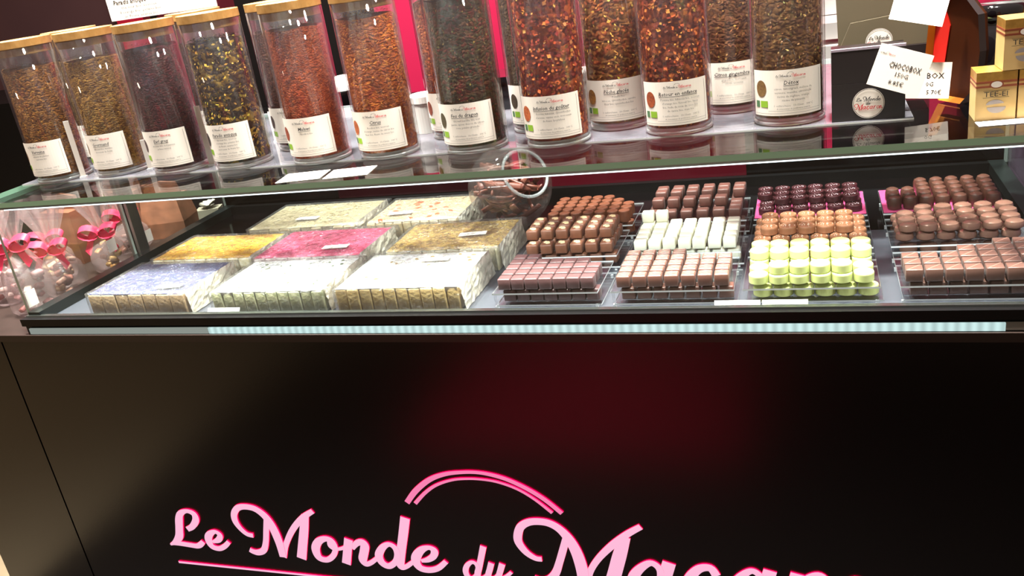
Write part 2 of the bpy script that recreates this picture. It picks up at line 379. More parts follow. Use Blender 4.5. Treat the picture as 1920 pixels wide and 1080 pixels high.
# ---------------------------------------------------------------- the pink sign
SIGN=[
('L',[(0,[(-1.1619,0.4832,0.0111),(-1.1479,0.4906,0.0128),(-1.1342,0.5069,0.0148),(-1.1342,0.5214,0.013),(-1.1491,0.527,0.0091),(-1.1657,0.5196,0.0136),(-1.1739,0.5048,0.017),(-1.1807,0.4833,0.0172),(-1.1878,0.4636,0.0174),(-1.2018,0.4495,0.0114),(-1.2158,0.4417,0.0041)]),(0,[(-1.2145,0.4436,0.005),(-1.1934,0.4462,0.0104),(-1.1685,0.4448,0.0113),(-1.152,0.444,0.0117),(-1.1421,0.4485,0.0123),(-1.1339,0.4561,0.0102)])]),
('e',[(0,[(-1.1113,0.4577,0.0057),(-1.096,0.4637,0.0127),(-1.0887,0.4754,0.0117),(-1.0981,0.4829,0.0091),(-1.1135,0.4743,0.0153),(-1.1194,0.4612,0.0165),(-1.1158,0.4467,0.0133),(-1.1006,0.4428,0.0115),(-1.085,0.4502,0.0109),(-1.0729,0.4612,0.0096)])]),
('M',[(0,[(-1.0121,0.4811,0.0097),(-1.0255,0.484,0.0102),(-1.0373,0.4974,0.0114),(-1.0428,0.5132,0.0135),(-1.0397,0.5297,0.0134),(-1.0277,0.543,0.0129),(-1.0105,0.5471,0.0124),(-0.9901,0.5438,0.0135),(-0.9738,0.5303,0.0156),(-0.9648,0.5115,0.0175),(-0.9599,0.4877,0.0182),(-0.958,0.4634,0.0167),(-0.9589,0.4361,0.0143)]),(0,[(-0.9698,0.5261,0.0119),(-0.9792,0.4961,0.0121),(-0.9886,0.4668,0.0122),(-0.9985,0.4483,0.0132),(-1.0122,0.4418,0.0133),(-1.0228,0.4428,0.012),(-1.0302,0.4467,0.0108)]),(0,[(-0.9585,0.4362,0.0139),(-0.9467,0.4624,0.0114),(-0.9295,0.4903,0.0119),(-0.9111,0.5129,0.0125),(-0.8887,0.5334,0.0123),(-0.8665,0.5476,0.0102)]),(0,[(-0.8856,0.5366,0.0155),(-0.8964,0.5032,0.0181),(-0.9078,0.4701,0.0188),(-0.9194,0.4359,0.0198)])]),
('o',[(1,[(-0.856,0.4878,0.012),(-0.8721,0.4794,0.0157),(-0.8819,0.4624,0.0175),(-0.8795,0.4433,0.0148),(-0.8636,0.4394,0.0118),(-0.8478,0.4505,0.0113),(-0.8391,0.4684,0.0108),(-0.8431,0.484,0.012)]),(0,[(-0.8488,0.4835,0.008),(-0.8488,0.4725,0.01),(-0.8412,0.4658,0.0072),(-0.8278,0.4679,0.0072),(-0.8165,0.4729,0.0079)])]),
('n',[(0,[(-0.8065,0.4912,0.0173),(-0.8118,0.4749,0.017),(-0.8182,0.4544,0.0172),(-0.8246,0.434,0.0178)]),(0,[(-0.8036,0.4697,0.0079),(-0.7924,0.4827,0.0122),(-0.7807,0.4867,0.014),(-0.7765,0.4792,0.0172),(-0.7815,0.4639,0.0173),(-0.7876,0.4474,0.0169),(-0.7839,0.4377,0.0115),(-0.7731,0.4412,0.0099),(-0.7601,0.4511,0.0088),(-0.7544,0.4566,0.0078)])]),
('d',[(1,[(-0.7265,0.4871,0.0099),(-0.7406,0.4786,0.0135),(-0.752,0.4608,0.016),(-0.7491,0.4443,0.0147),(-0.7371,0.4379,0.0129),(-0.7226,0.4479,0.0116),(-0.7147,0.4645,0.0115),(-0.7157,0.48,0.0115)]),(0,[(-0.6821,0.5478,0.018),(-0.6915,0.5168,0.0178),(-0.7029,0.4812,0.0175),(-0.7118,0.453,0.0183),(-0.7122,0.4387,0.0136),(-0.7022,0.4401,0.0097),(-0.691,0.4482,0.0088),(-0.6816,0.4556,0.0076)])]),
('e',[(0,[(-0.6694,0.4562,0.0068),(-0.6557,0.4601,0.0109),(-0.6434,0.4691,0.0131),(-0.6394,0.481,0.014),(-0.6487,0.4872,0.0093),(-0.6636,0.481,0.0141),(-0.6765,0.4662,0.018),(-0.6801,0.4522,0.0172),(-0.6735,0.4399,0.0143),(-0.6568,0.4374,0.0124),(-0.6384,0.4438,0.0113),(-0.6208,0.4597,0.0097)])]),
('arch_outer',[(0,[(-0.6716,0.5803,0.0101),(-0.6497,0.6062,0.0104),(-0.62,0.6301,0.0092),(-0.5892,0.6432,0.0076),(-0.5566,0.6488,0.0063),(-0.5289,0.6498,0.0062),(-0.5024,0.6459,0.007),(-0.4768,0.6378,0.0073),(-0.4472,0.6226,0.0077),(-0.42,0.6033,0.008),(-0.395,0.5789,0.008)])]),
('arch_inner',[(0,[(-0.6561,0.5797,0.0071),(-0.6329,0.6031,0.0062),(-0.6086,0.6204,0.0053),(-0.5781,0.6322,0.0044),(-0.5496,0.6364,0.004),(-0.5221,0.6364,0.0039),(-0.4956,0.6326,0.0043),(-0.4651,0.6214,0.0046),(-0.4376,0.6031,0.005),(-0.4114,0.5786,0.0058)])]),
('d',[(1,[(-0.5722,0.4632,0.0075),(-0.5824,0.4543,0.0099),(-0.587,0.4426,0.0108),(-0.5851,0.4315,0.0104),(-0.5773,0.4278,0.0087),(-0.5682,0.4356,0.0078),(-0.5632,0.4485,0.0077),(-0.5642,0.4595,0.0077)]),(0,[(-0.5447,0.4993,0.0117),(-0.5523,0.4762,0.0114),(-0.56,0.4533,0.0115),(-0.5653,0.4381,0.0116),(-0.5635,0.4295,0.0086),(-0.5543,0.4326,0.0064),(-0.5463,0.4402,0.006)])]),
('u',[(0,[(-0.5355,0.4651,0.011),(-0.5407,0.4508,0.011),(-0.5453,0.438,0.0107),(-0.5414,0.4315,0.0086),(-0.5329,0.4342,0.0072),(-0.5231,0.446,0.0063)]),(0,[(-0.5157,0.4649,0.0115),(-0.5212,0.4506,0.011),(-0.5253,0.4391,0.0106),(-0.522,0.4336,0.0081),(-0.5124,0.4382,0.0072),(-0.5013,0.4487,0.0063)])]),
('M',[(0,[(-0.4422,0.4823,0.0096),(-0.4537,0.4834,0.0105),(-0.4679,0.494,0.0126),(-0.4779,0.5114,0.0143),(-0.4784,0.526,0.0152),(-0.4714,0.5447,0.0144),(-0.4574,0.5557,0.0136),(-0.4399,0.5596,0.0135),(-0.4204,0.5578,0.014),(-0.4036,0.5477,0.0147),(-0.3901,0.5293,0.0176),(-0.3809,0.506,0.0195),(-0.3758,0.4793,0.0207),(-0.3745,0.4519,0.0198),(-0.3765,0.403,0.0167)]),(0,[(-0.3941,0.5299,0.0121),(-0.4031,0.5038,0.0129),(-0.4127,0.4774,0.0131),(-0.4213,0.4561,0.0146),(-0.433,0.4408,0.0167),(-0.448,0.4345,0.0169),(-0.4623,0.4395,0.0142)]),(0,[(-0.3765,0.403,0.0158),(-0.3698,0.4338,0.0121),(-0.361,0.4644,0.0112),(-0.3435,0.4934,0.0117),(-0.3175,0.5226,0.0131),(-0.2912,0.5463,0.0122),(-0.2679,0.5627,0.0107)]),(0,[(-0.2947,0.5404,0.0169),(-0.3074,0.5041,0.0227),(-0.3204,0.4632,0.0235),(-0.3386,0.4076,0.0251)])]),
('a',[(1,[(-0.2582,0.493,0.0113),(-0.2759,0.4805,0.0151),(-0.2885,0.4621,0.0183),(-0.2918,0.4427,0.0184),(-0.2845,0.427,0.0168),(-0.27,0.425,0.0151),(-0.254,0.4415,0.0116),(-0.2449,0.4642,0.0114),(-0.2454,0.4837,0.0113)]),(0,[(-0.2281,0.4964,0.0216),(-0.2357,0.4723,0.0219),(-0.2435,0.4463,0.0214),(-0.2455,0.4316,0.0182),(-0.2381,0.4243,0.0133),(-0.2247,0.4304,0.0099)])]),
('c',[(0,[(-0.1552,0.4778,0.0142),(-0.1642,0.4925,0.0132),(-0.1826,0.4885,0.0152),(-0.1992,0.4656,0.0183),(-0.2028,0.4384,0.0185),(-0.1914,0.4203,0.0167),(-0.172,0.4205,0.0146),(-0.1457,0.4419,0.0115)])]),
('a',[(1,[(-0.101,0.4936,0.0107),(-0.1169,0.4816,0.0143),(-0.1279,0.4638,0.0172),(-0.1302,0.4451,0.0174),(-0.1228,0.4301,0.0159),(-0.1093,0.4282,0.0142),(-0.0951,0.444,0.0109),(-0.0875,0.4658,0.0108),(-0.0888,0.4846,0.0107)]),(0,[(-0.0732,0.4969,0.0204),(-0.0793,0.4736,0.0207),(-0.0856,0.4486,0.0202),(-0.0868,0.4344,0.0172),(-0.0797,0.4274,0.0125),(-0.0675,0.4333,0.0093)])]),
('r',[(0,[(-0.0327,0.4951,0.0215),(-0.0405,0.4625,0.0219),(-0.0503,0.4217,0.0224)]),(0,[(-0.0393,0.4524,0.011),(-0.023,0.483,0.0126),(-0.0036,0.4942,0.0142),(0.0091,0.4845,0.0133)])]),
('o',[(1,[(0.0489,0.4929,0.0105),(0.0302,0.4727,0.015),(0.0269,0.4448,0.0161),(0.0389,0.4247,0.0135),(0.0556,0.4289,0.0116),(0.069,0.453,0.0132),(0.066,0.4808,0.0113)])]),
('n',[(0,[(0.0951,0.4921,0.0189),(0.0882,0.4574,0.0192),(0.0826,0.418,0.0196)]),(0,[(0.0912,0.4527,0.0087),(0.1075,0.4856,0.012),(0.1212,0.4832,0.0153),(0.1189,0.4511,0.0173),(0.1208,0.4271,0.014),(0.1374,0.4333,0.0104),(0.1478,0.4467,0.0086)])]),
('underline',[(0,[(-1.2106,0.3996,0.0047),(-0.8655,0.3979,0.0042),(-0.6081,0.3958,0.0039)])])]

M_sign = emis('pink_lit_acrylic', (255, 188, 218), 1.0)
M_signside = emis('deep_pink_glow', (255, 0, 70), 3.0)
M_signdim = emis('pink_lit_arch', (250, 132, 178), 1.0)
sg = thing('lit_sign', 'pink backlit script sign across the black counter front', 'sign', (-0.53, 1.134, 0.5))
def letter(name, strokes, y0, y1, mats, parent, loc):
    mb = MB()
    for q, (closed, pts) in enumerate(strokes):
        L, Rr = stroke2d(pts, closed)
        yy = y0 + 0.0003 * q; N = len(L); k = len(mb.v)
        for (a, b) in zip(L, Rr):
            mb.v += [(a[0], yy, a[1]), (b[0], yy, b[1]), (a[0], y1, a[1]), (b[0], y1, b[1])]
        for i in range(N if closed else N - 1):
            j = (i + 1) % N; p, r = k + 4 * i, k + 4 * j
            mb.face((p, p + 1, r + 1, r), 0); mb.face((p, r, r + 2, p + 2), 1); mb.face((p + 1, p + 3, r + 3, r + 1), 1)
        if not closed:
            for p in (k, k + 4 * (N - 1)): mb.face((p, p + 1, p + 3, p + 2), 1)
    return mb.build(name, mats, parent, loc)
for name, strokes in SIGN:
    nm = {'arch_outer': 'arch_line', 'arch_inner': 'arch_line', 'underline': 'underline'}.get(name, 'letter_' + name.lower())
    letter(nm, strokes, 1.1312, 1.1338, [M_signdim if 'arch' in name else M_sign, M_signside], sg, (0.53, -1.134, -0.5))
SX0, SX1, SZ0, SZ1 = -1.2106, 0.148, 0.3958, 0.65
def logo(mb, cx, cz, width, fn, mi_black=0, mi_red=1):
    """the same script lettering, small and flat, for stickers and labels"""
    s = width / (SX1 - SX0)
    for i, (name, strokes) in enumerate(SIGN):
        mi = mi_red if i >= 11 and name != 'underline' else mi_black
        for closed, pts in strokes:
            L, Rr = stroke2d(pts, closed, 2)
            k = len(mb.v); N = len(L)
            for a, b in zip(L, Rr):
                mb.v += [fn(cx + (a[0] - (SX0 + SX1) / 2) * s, cz + (a[1] - 0.5) * s), fn(cx + (b[0] - (SX0 + SX1) / 2) * s, cz + (b[1] - 0.5) * s)]
            for q in range(N if closed else N - 1):
                j = (q + 1) % N
                mb.face((k + 2 * q, k + 2 * q + 1, k + 2 * j + 1, k + 2 * j), mi)

def logo_stack(mb, r, fn):
    def rows(idx, cx, cz, width):
        xs = [p for i in idx for c, pts in SIGN[i][1] for p in pts]
        x0, x1 = min(p[0] for p in xs), max(p[0] for p in xs); z0, z1 = min(p[1] for p in xs), max(p[1] for p in xs); s = width / (x1 - x0)
        for i in idx:
            for closed, pts in SIGN[i][1]:
                L, Rr = stroke2d(pts, closed, 3); k = len(mb.v); N = len(L)
                for a, b in zip(L, Rr):
                    for q in (a, b): mb.v.append(fn(cx + (q[0] - (x0 + x1) / 2) * s, cz + (q[1] - (z0 + z1) / 2) * s))
                for q in range(N if closed else N - 1):
                    j = (q + 1) % N; mb.face((k + 2 * q, k + 2 * q + 1, k + 2 * j + 1, k + 2 * j), 1 if idx[0] >= 11 else 0)
    rows(range(0, 7), 0, r * .30, r * 1.55); rows(range(9, 11), 0, r * .03, r * .28); rows(range(11, 18), 0, r * -.22, r * 1.72); rows(range(18, 19), 0, -r * .48, r * 1.2)

# ---------------------------------------------------------------- tea jars
JARS = [ # x, y, fill height, name, palette, flake size, label words, body lines
 (-1.338,1.299,.205,'Verveine','olive brown loose tea',[(116,70,18),(92,54,12),(134,92,32),(66,38,10)],3.0,['infusion de plantes','verveine bio']),
 (-1.213,1.318,.205,'Gourmand','olive green fine tea',[(120,84,28),(98,66,18),(138,102,40),(78,50,14)],2.6,['thé vert bio, menthe','morceaux de fruits']),
 (-1.068,1.299,.212,'Earl grey','near-black leaf tea',[(58,14,16),(44,10,12),(70,20,20),(34,10,10)],2.6,['thé noir bio, bergamote','arôme naturel']),
 (-0.939,1.303,.208,'Paradis antique','dark leaf tea with yellow-green flakes',[(44,28,16),(30,20,12),(148,118,44),(64,44,22),(176,148,60),(160,128,46)],6.9,['thé noir bio, écorces','d’orange bio, pétales bio','de fleurs, ananas bio','morceaux de fruits bio']),
 (-0.779,1.294,.213,'Malawi','rust red fine tea',[(136,54,18),(118,44,14),(150,70,28),(100,36,14)],2.4,['Rooibos bio']),
 (-0.652,1.295,.216,'Citrus','orange-brown tea with a yellow top',[(150,72,20),(132,60,18),(176,104,34),(116,50,18)],3.4,['Rooibos bio, écorces','d’orange, zestes de citron bio','fleur bio, fleurs de souci bio']),
 (-0.498,1.289,.226,'Feu du dragon','dark green tea with red specks',[(66,52,14),(50,42,10),(92,72,24),(84,30,16),(42,34,10)],4.2,['thé vert sencha, thé noir','jasmin, épices douces de citron','rose, pétales grenade']),
 (-0.364,1.287,.230,'Infusion du goûter','chunky orange-red fruit pieces',[(150,58,24),(186,100,44),(120,36,22),(206,132,66),(96,26,20),(168,80,34)],7.5,['Pomme, hibiscus, cynorrhodon','d’ananas, raisins secs, morceaux','de fraise lyophilisés']),
 (-0.284,1.372,.230,'Pêche glacée','golden yellow-brown chunky herbs',[(150,102,36),(120,74,26),(178,130,52),(96,54,22),(136,60,26)],6.5,['Pomme bio','hibiscus, cynorrhodon, carotte','fleur bio, cynorrhodon bio']),
 (-0.185,1.310,.232,'Retour en enfance','chunky dark orange fruit infusion',[(158,76,28),(120,44,18),(196,120,54),(92,32,16),(180,92,38)],7.5,['Pomme bio, hibiscus bio, écorces','d’orange bio, fenouil bio, baies','bio, huile de noix de coco bio','de canne bio, maïs bio']),
 (-0.115,1.427,.230,'Citron gingembre','brown ginger and lemon herbs',[(116,78,34),(96,58,24),(142,104,52),(80,42,20)],5.0,['gingembre, morceaux','citron, verveine']),
 (-0.030,1.317,.232,'Détox','olive-brown dried herbs',[(122,92,46),(98,66,30),(150,120,70),(84,50,26),(110,74,36)],5.2,['citron, lemongrass, mélisse de','verveine, menthe, citronnelle','racine de réglisse, orange','racine de pissenlit']),
 (-1.360,1.442,.200,'','dark green tea hidden behind the first jars',[(80,58,26),(60,44,20),(100,76,36)],3.0,['thé vert bio']),
 (-1.093,1.474,.200,'','dark tea hidden behind the other jars',[(44,20,14),(60,30,18),(36,16,12)],3.0,['thé noir bio']),
 (-0.880,1.413,.205,'','dark brown tea half hidden by rust tea',[(58,26,16),(44,20,12),(72,36,20)],3.0,['thé noir bio']),
 (-0.566,1.402,.222,'Exotique','rust brown tea behind the green one',[(132,54,20),(108,42,16),(152,84,40),(90,34,16)],3.6,['rooibos bio, mangue','écorces, ananas']),
 (-0.420,1.400,.225,'','dark tea behind the chunky red one',[(60,42,20),(44,32,16),(82,60,30)],4.0,['plantes bio'])]
PLACE = ['leftmost jar of the front row','second jar from the left','third jar from the left','fourth jar from the left','fifth front jar from the left','sixth front jar from the left',
 'left of the red fruit jar','at the middle of the shelf','just left of the dark orange jar','beside the olive herb jar','behind the last two jars','rightmost jar beside the black box',
 'far left at the back','back row left','back row','back row','back row middle']
for J in JARS:
    if J[3]: want(J[3], 0.012, 0.18)
    for b in J[7]: want(b)
FOOT = '1 cuillère/tasse   10-15min   100°C'; FOOT2 = 'A consommer de préférence avant le'
want(FOOT); want(FOOT2)
for s in ('150G', '8.85€', '0G', '5.70€', 'TEE-EI', 'BOX', 'FRUITS', 'MACARON', '100G'): want(s)
want('Macarons 6.50€'); want('Thé en vrac'); want('Infusion 8.50€'); want('CHOCOBOX', 0.012); want('Nougat')
make_texts()

M_jar = glass('jar_glass', (0.975, 0.98, 0.975), base=0.045, haze=0.005, haze_c=(225, 200, 205))
M_jarbase = glass('jar_base_glass', (0.94, 0.95, 0.95), base=0.18, haze=0.30)
M_bamboo = P('bamboo_lid', (176, 134, 76), rough=0.5, c2=(158, 116, 60), scale=60)
def tea_mats(pal, fs):
    out = []
    pal = sorted(pal, key=sum)
    if fs > 4.1: pal = pal[:max(2, len(pal) * 2 // 3)]
    for kind in (0, 1):
        m, n, l = node_mat('loose_tea' if kind else 'packed_tea'); b = n['Principled BSDF']
        b.inputs['Roughness'].default_value = 0.7; b.inputs['Specular IOR Level'].default_value = 0.25
        if kind:
            a = n.new('ShaderNodeVertexColor'); a.layer_name = 'Col'; l.new(a.outputs[0], b.inputs['Base Color'])
        else:
            tc = n.new('ShaderNodeTexCoord'); nz = n.new('ShaderNodeTexNoise'); nz.inputs['Scale'].default_value = 260 / fs
            mx = n.new('ShaderNodeMixRGB'); mx.blend_type = 'LINEAR_LIGHT'; mx.inputs[0].default_value = 0.0018 * fs
            v = n.new('ShaderNodeTexVoronoi'); v.inputs['Scale'].default_value = 620 / fs
            mp = n.new('ShaderNodeMapping'); mp.inputs['Scale'].default_value = (1, 1, 1.7)
            l.new(tc.outputs['Object'], nz.inputs['Vector']); l.new(tc.outputs['Object'], mx.inputs[1]); l.new(nz.outputs['Color'], mx.inputs[2])
            l.new(mx.outputs[0], mp.inputs['Vector']); l.new(mp.outputs[0], v.inputs['Vector'])
            sp = n.new('ShaderNodeSeparateColor'); l.new(v.outputs['Color'], sp.inputs[0])
            r = n.new('ShaderNodeValToRGB'); e = r.color_ramp.elements
            while len(e) < len(pal): e.new(.5)
            for i, c in enumerate(pal): e[i].position = i / (len(pal) - 1); e[i].color = lin(tuple(min(255, x * 1.12) for x in c))
            l.new(sp.outputs[0], r.inputs[0]); l.new(r.outputs[0], b.inputs['Base Color'])
            bp = n.new('ShaderNodeBump'); bp.inputs['Strength'].default_value = .7; bp.inputs['Distance'].default_value = .0015
            l.new(v.outputs['Distance'], bp.inputs['Height']); bp.invert = True; l.new(bp.outputs[0], b.inputs['Normal'])
        out.append(m)
    return out
body_me = MB().lathe([(0.0485, 0.004), (0.05, 0.010), (0.05, 0.2403), (0.0474, 0.2403), (0.0474, 0.0105)], 48).mesh('glass_body', M_jar, True)
base_me = MB().lathe([(0.0, 0.0), (0.043, 0.0), (0.0475, 0.0012), (0.0488, 0.004), (0.0472, 0.0062), (0.044, 0.0055), (0.0455, 0.0085), (0.047, 0.0102), (0.0, 0.0102)], 40).mesh('glass_base', M_jarbase, True)
lid_me = MB().lathe([(0.0, 0.2408), (0.0495, 0.2408), (0.0502, 0.2416), (0.0502, 0.2538), (0.0495, 0.2545), (0.0, 0.2545)], 40).mesh('lid', M_bamboo)
plug_me = MB().lathe([(0.0465, 0.2405), (0.0465, 0.2290), (0.0455, 0.2280), (0.0, 0.2280)], 32).mesh('lid_plug', M_bamboo)
def tea_mesh(h, pal, fs, seed, topc=None):
    rnd = random.Random(seed); mb = MB(); pl = [lin(c) for c in pal]
    pj = lambda c: tuple(min(1, max(0, x * rnd.uniform(.75, 1.25))) for x in c[:3]) + (1,)
    seg, rows = 48, 16; z0 = 0.0112; r0 = 0.0458
    for i in range(rows + 1):
        for j in range(seg):
            a = 2 * math.pi * j / seg; z = z0 + (h - z0) * i / rows
            if i == rows: z += 0.006 * noise.noise((math.cos(a) * 1.2 + seed, math.sin(a) * 1.2, 0))
            r = r0 - 0.0009 * rnd.random()
            mb.v.append((r * math.cos(a), r * math.sin(a), z))
    for i in range(rows):
        for j in range(seg):
            j2 = (j + 1) % seg
            mb.face((i * seg + j, i * seg + j2, (i + 1) * seg + j2, (i + 1) * seg + j), 0)
    k = len(mb.v); mb.v.append((0, 0, h + 0.004))
    for j in range(seg): mb.face((rows * seg + j, rows * seg + (j + 1) % seg, k), 0)
    N = int(2600 * (3.2 / fs) ** 1.2)
    N = max(2100, min(2800, N))
    for q in range(N + 220):
        top = q >= N
        a = rnd.uniform(0, 2 * math.pi)
        if top:
            rr = 0.044 * math.sqrt(rnd.random()); z = h + 0.004 + rnd.uniform(-.001, .003); c = Vector((rr * math.cos(a), rr * math.sin(a), z)); nn = Vector((rnd.uniform(-.7, .7), rnd.uniform(-.7, .7), 1)).normalized()
        else:
            z = rnd.uniform(z0 + .003, h); nn = Vector((math.cos(a), math.sin(a), rnd.uniform(-.4, .4))).normalized(); c = Vector((0.0458 * math.cos(a), 0.0458 * math.sin(a), z))
        t = nn.cross(Vector((rnd.uniform(-1, 1), rnd.uniform(-1, 1), rnd.uniform(-1, 1)))).normalized(); b = nn.cross(t)
        L = fs * 0.001 * rnd.uniform(.4, 1.1); W = L * (rnd.uniform(.28, .48) if fs > 7 else rnd.uniform(.12, .36))
        cc = pj(rnd.choice(pl)); cc = tuple(min(1, x * 1.35) for x in cc[:3]) + (1,)
        if top and topc: cc = pj(lin(topc))
        kk = len(mb.v); lift = nn * (0.0006 + 0.0004 * rnd.random())
        for p in (c - t * L * .5, c + b * W, c + t * L * .5, c - b * W):
            p = p + lift
            if not top:
                rr = math.hypot(p.x, p.y)
                if rr > 0.0471: p = Vector((p.x * 0.0471 / rr, p.y * 0.0471 / rr, p.z))
            mb.v.append(tuple(p))
        mb.face((kk, kk + 1, kk + 2, kk + 3), 1, cc)
    return mb.mesh('tea', tea_mats(pal, fs))
LR = 0.0504
def bend(du, dv, lift):
    def fn(u, v):
        t = (u + du) / LR; r = LR + lift
        return (r * math.sin(t), -r * math.cos(t), dv + v)
    return fn
label_mb = MB()
for i in range(24):
    f = bend(0, 0, 0)
    a, b = -0.052 + 0.104 * i / 24, -0.052 + 0.104 * (i + 1) / 24
    label_mb.quad(f(a, 0.016), f(b, 0.016), f(b, 0.078), f(a, 0.078))
label_me = label_mb.mesh('label', M_white)
frame_mb = MB(); f = bend(0, 0, 0.0002)
def hbar(mb, u0, u1, v0, v1, fn, mi=0, n=16):
    for i in range(n):
        a, b = u0 + (u1 - u0) * i / n, u0 + (u1 - u0) * (i + 1) / n
        mb.quad(fn(a, v0), fn(b, v0), fn(b, v1), fn(a, v1), mi)
hbar(frame_mb, -0.026, 0.048, 0.0225, 0.0228, f); hbar(frame_mb, -0.050, 0.048, 0.0188, 0.0192, f); hbar(frame_mb, 0.0476, 0.048, 0.019, 0.0745, f, n=1)
frame_me = frame_mb.mesh('printed_frame', M_grey)
logo_mb = MB(); logo(logo_mb, 0.006, 0.0705, 0.040, bend(0, 0, 0.0003)); logo_me = logo_mb.mesh('printed_logo', [M_ink, M_red])
eco_mb = MB(); f = bend(0, 0, 0.0003)
hbar(eco_mb, -0.0385, -0.0265, 0.0275, 0.0365, f, n=4); eco_me = eco_mb.mesh('organic_mark', M_green)
ab_mb = MB(); hbar(ab_mb, -0.0475, -0.0405, 0.0275, 0.0365, f, n=2)
ab_me = ab_mb.mesh('organic_mark', P('organic_mark_green', (72, 110, 70), 0.6))
spot_mb = MB(); c0 = len(spot_mb.v)
spot_mb.v.append(f(-0.037, 0.053))
for i in range(20):
    a = 2 * math.pi * i / 20; spot_mb.v.append(f(-0.037 + 0.0088 * math.cos(a), 0.053 + 0.0115 * math.sin(a)))
for i in range(20): spot_mb.face((0, 1 + i, 1 + (i + 1) % 20))
for i, (x, y, h, nm, look, pal, fs, lines) in enumerate(JARS):
    lab = f'clear jar of {look}, {PLACE[i]}'
    jr = thing('tea_jar', lab, 'jar', (x * .9933, y * .9933, ZS + .0002), random.uniform(-.06, .06), 'tall tea jars with bamboo lids on the glass shelf')
    link('glass_body', body_me, jr); link('glass_base', base_me, jr); link('lid', lid_me, jr); link('lid_plug', plug_me, jr)
    tag(link('tea', tea_mesh(h, pal, fs, 100 + i, (214, 160, 40) if i == 5 else None), jr), look, kind='stuff')
    lb = link('label', label_me, jr)
    link('printed_frame', frame_me, lb); link('printed_logo', logo_me, lb); link('organic_mark', eco_me, lb); link('organic_mark', ab_me, lb)
    sp = P('picture_spot', pal[0], 0.7, c2=pal[1], scale=400)
    link('picture_spot', spot_mb.mesh('picture_spot', sp), lb)
    tb = MB(); fn = bend(0, 0, 0.0003)
    w = 0 if not nm else put_text(tb, (nm, 0.012, 0.18), 0.006, 0.0605, 0.0075, fn, 0, fit=0.056)
    hbar(tb, 0.006 - w / 2, 0.006 + w / 2, 0.0565, 0.0571, fn, n=10)
    if nm: tb.build('tea_name', M_ink, lb)
    bb = MB()
    for q, s in enumerate(lines): put_text(bb, s, 0.009, 0.0525 - 0.0052 * q, 0.0042, fn, 0, fit=0.066)
    put_text(bb, FOOT, 0.009, 0.0295, 0.0038, fn, 0, fit=0.066); put_text(bb, FOOT2, 0.009, 0.0252, 0.0030, fn, 0, fit=0.06)
    bb.build('printed_text', M_grey, lb)

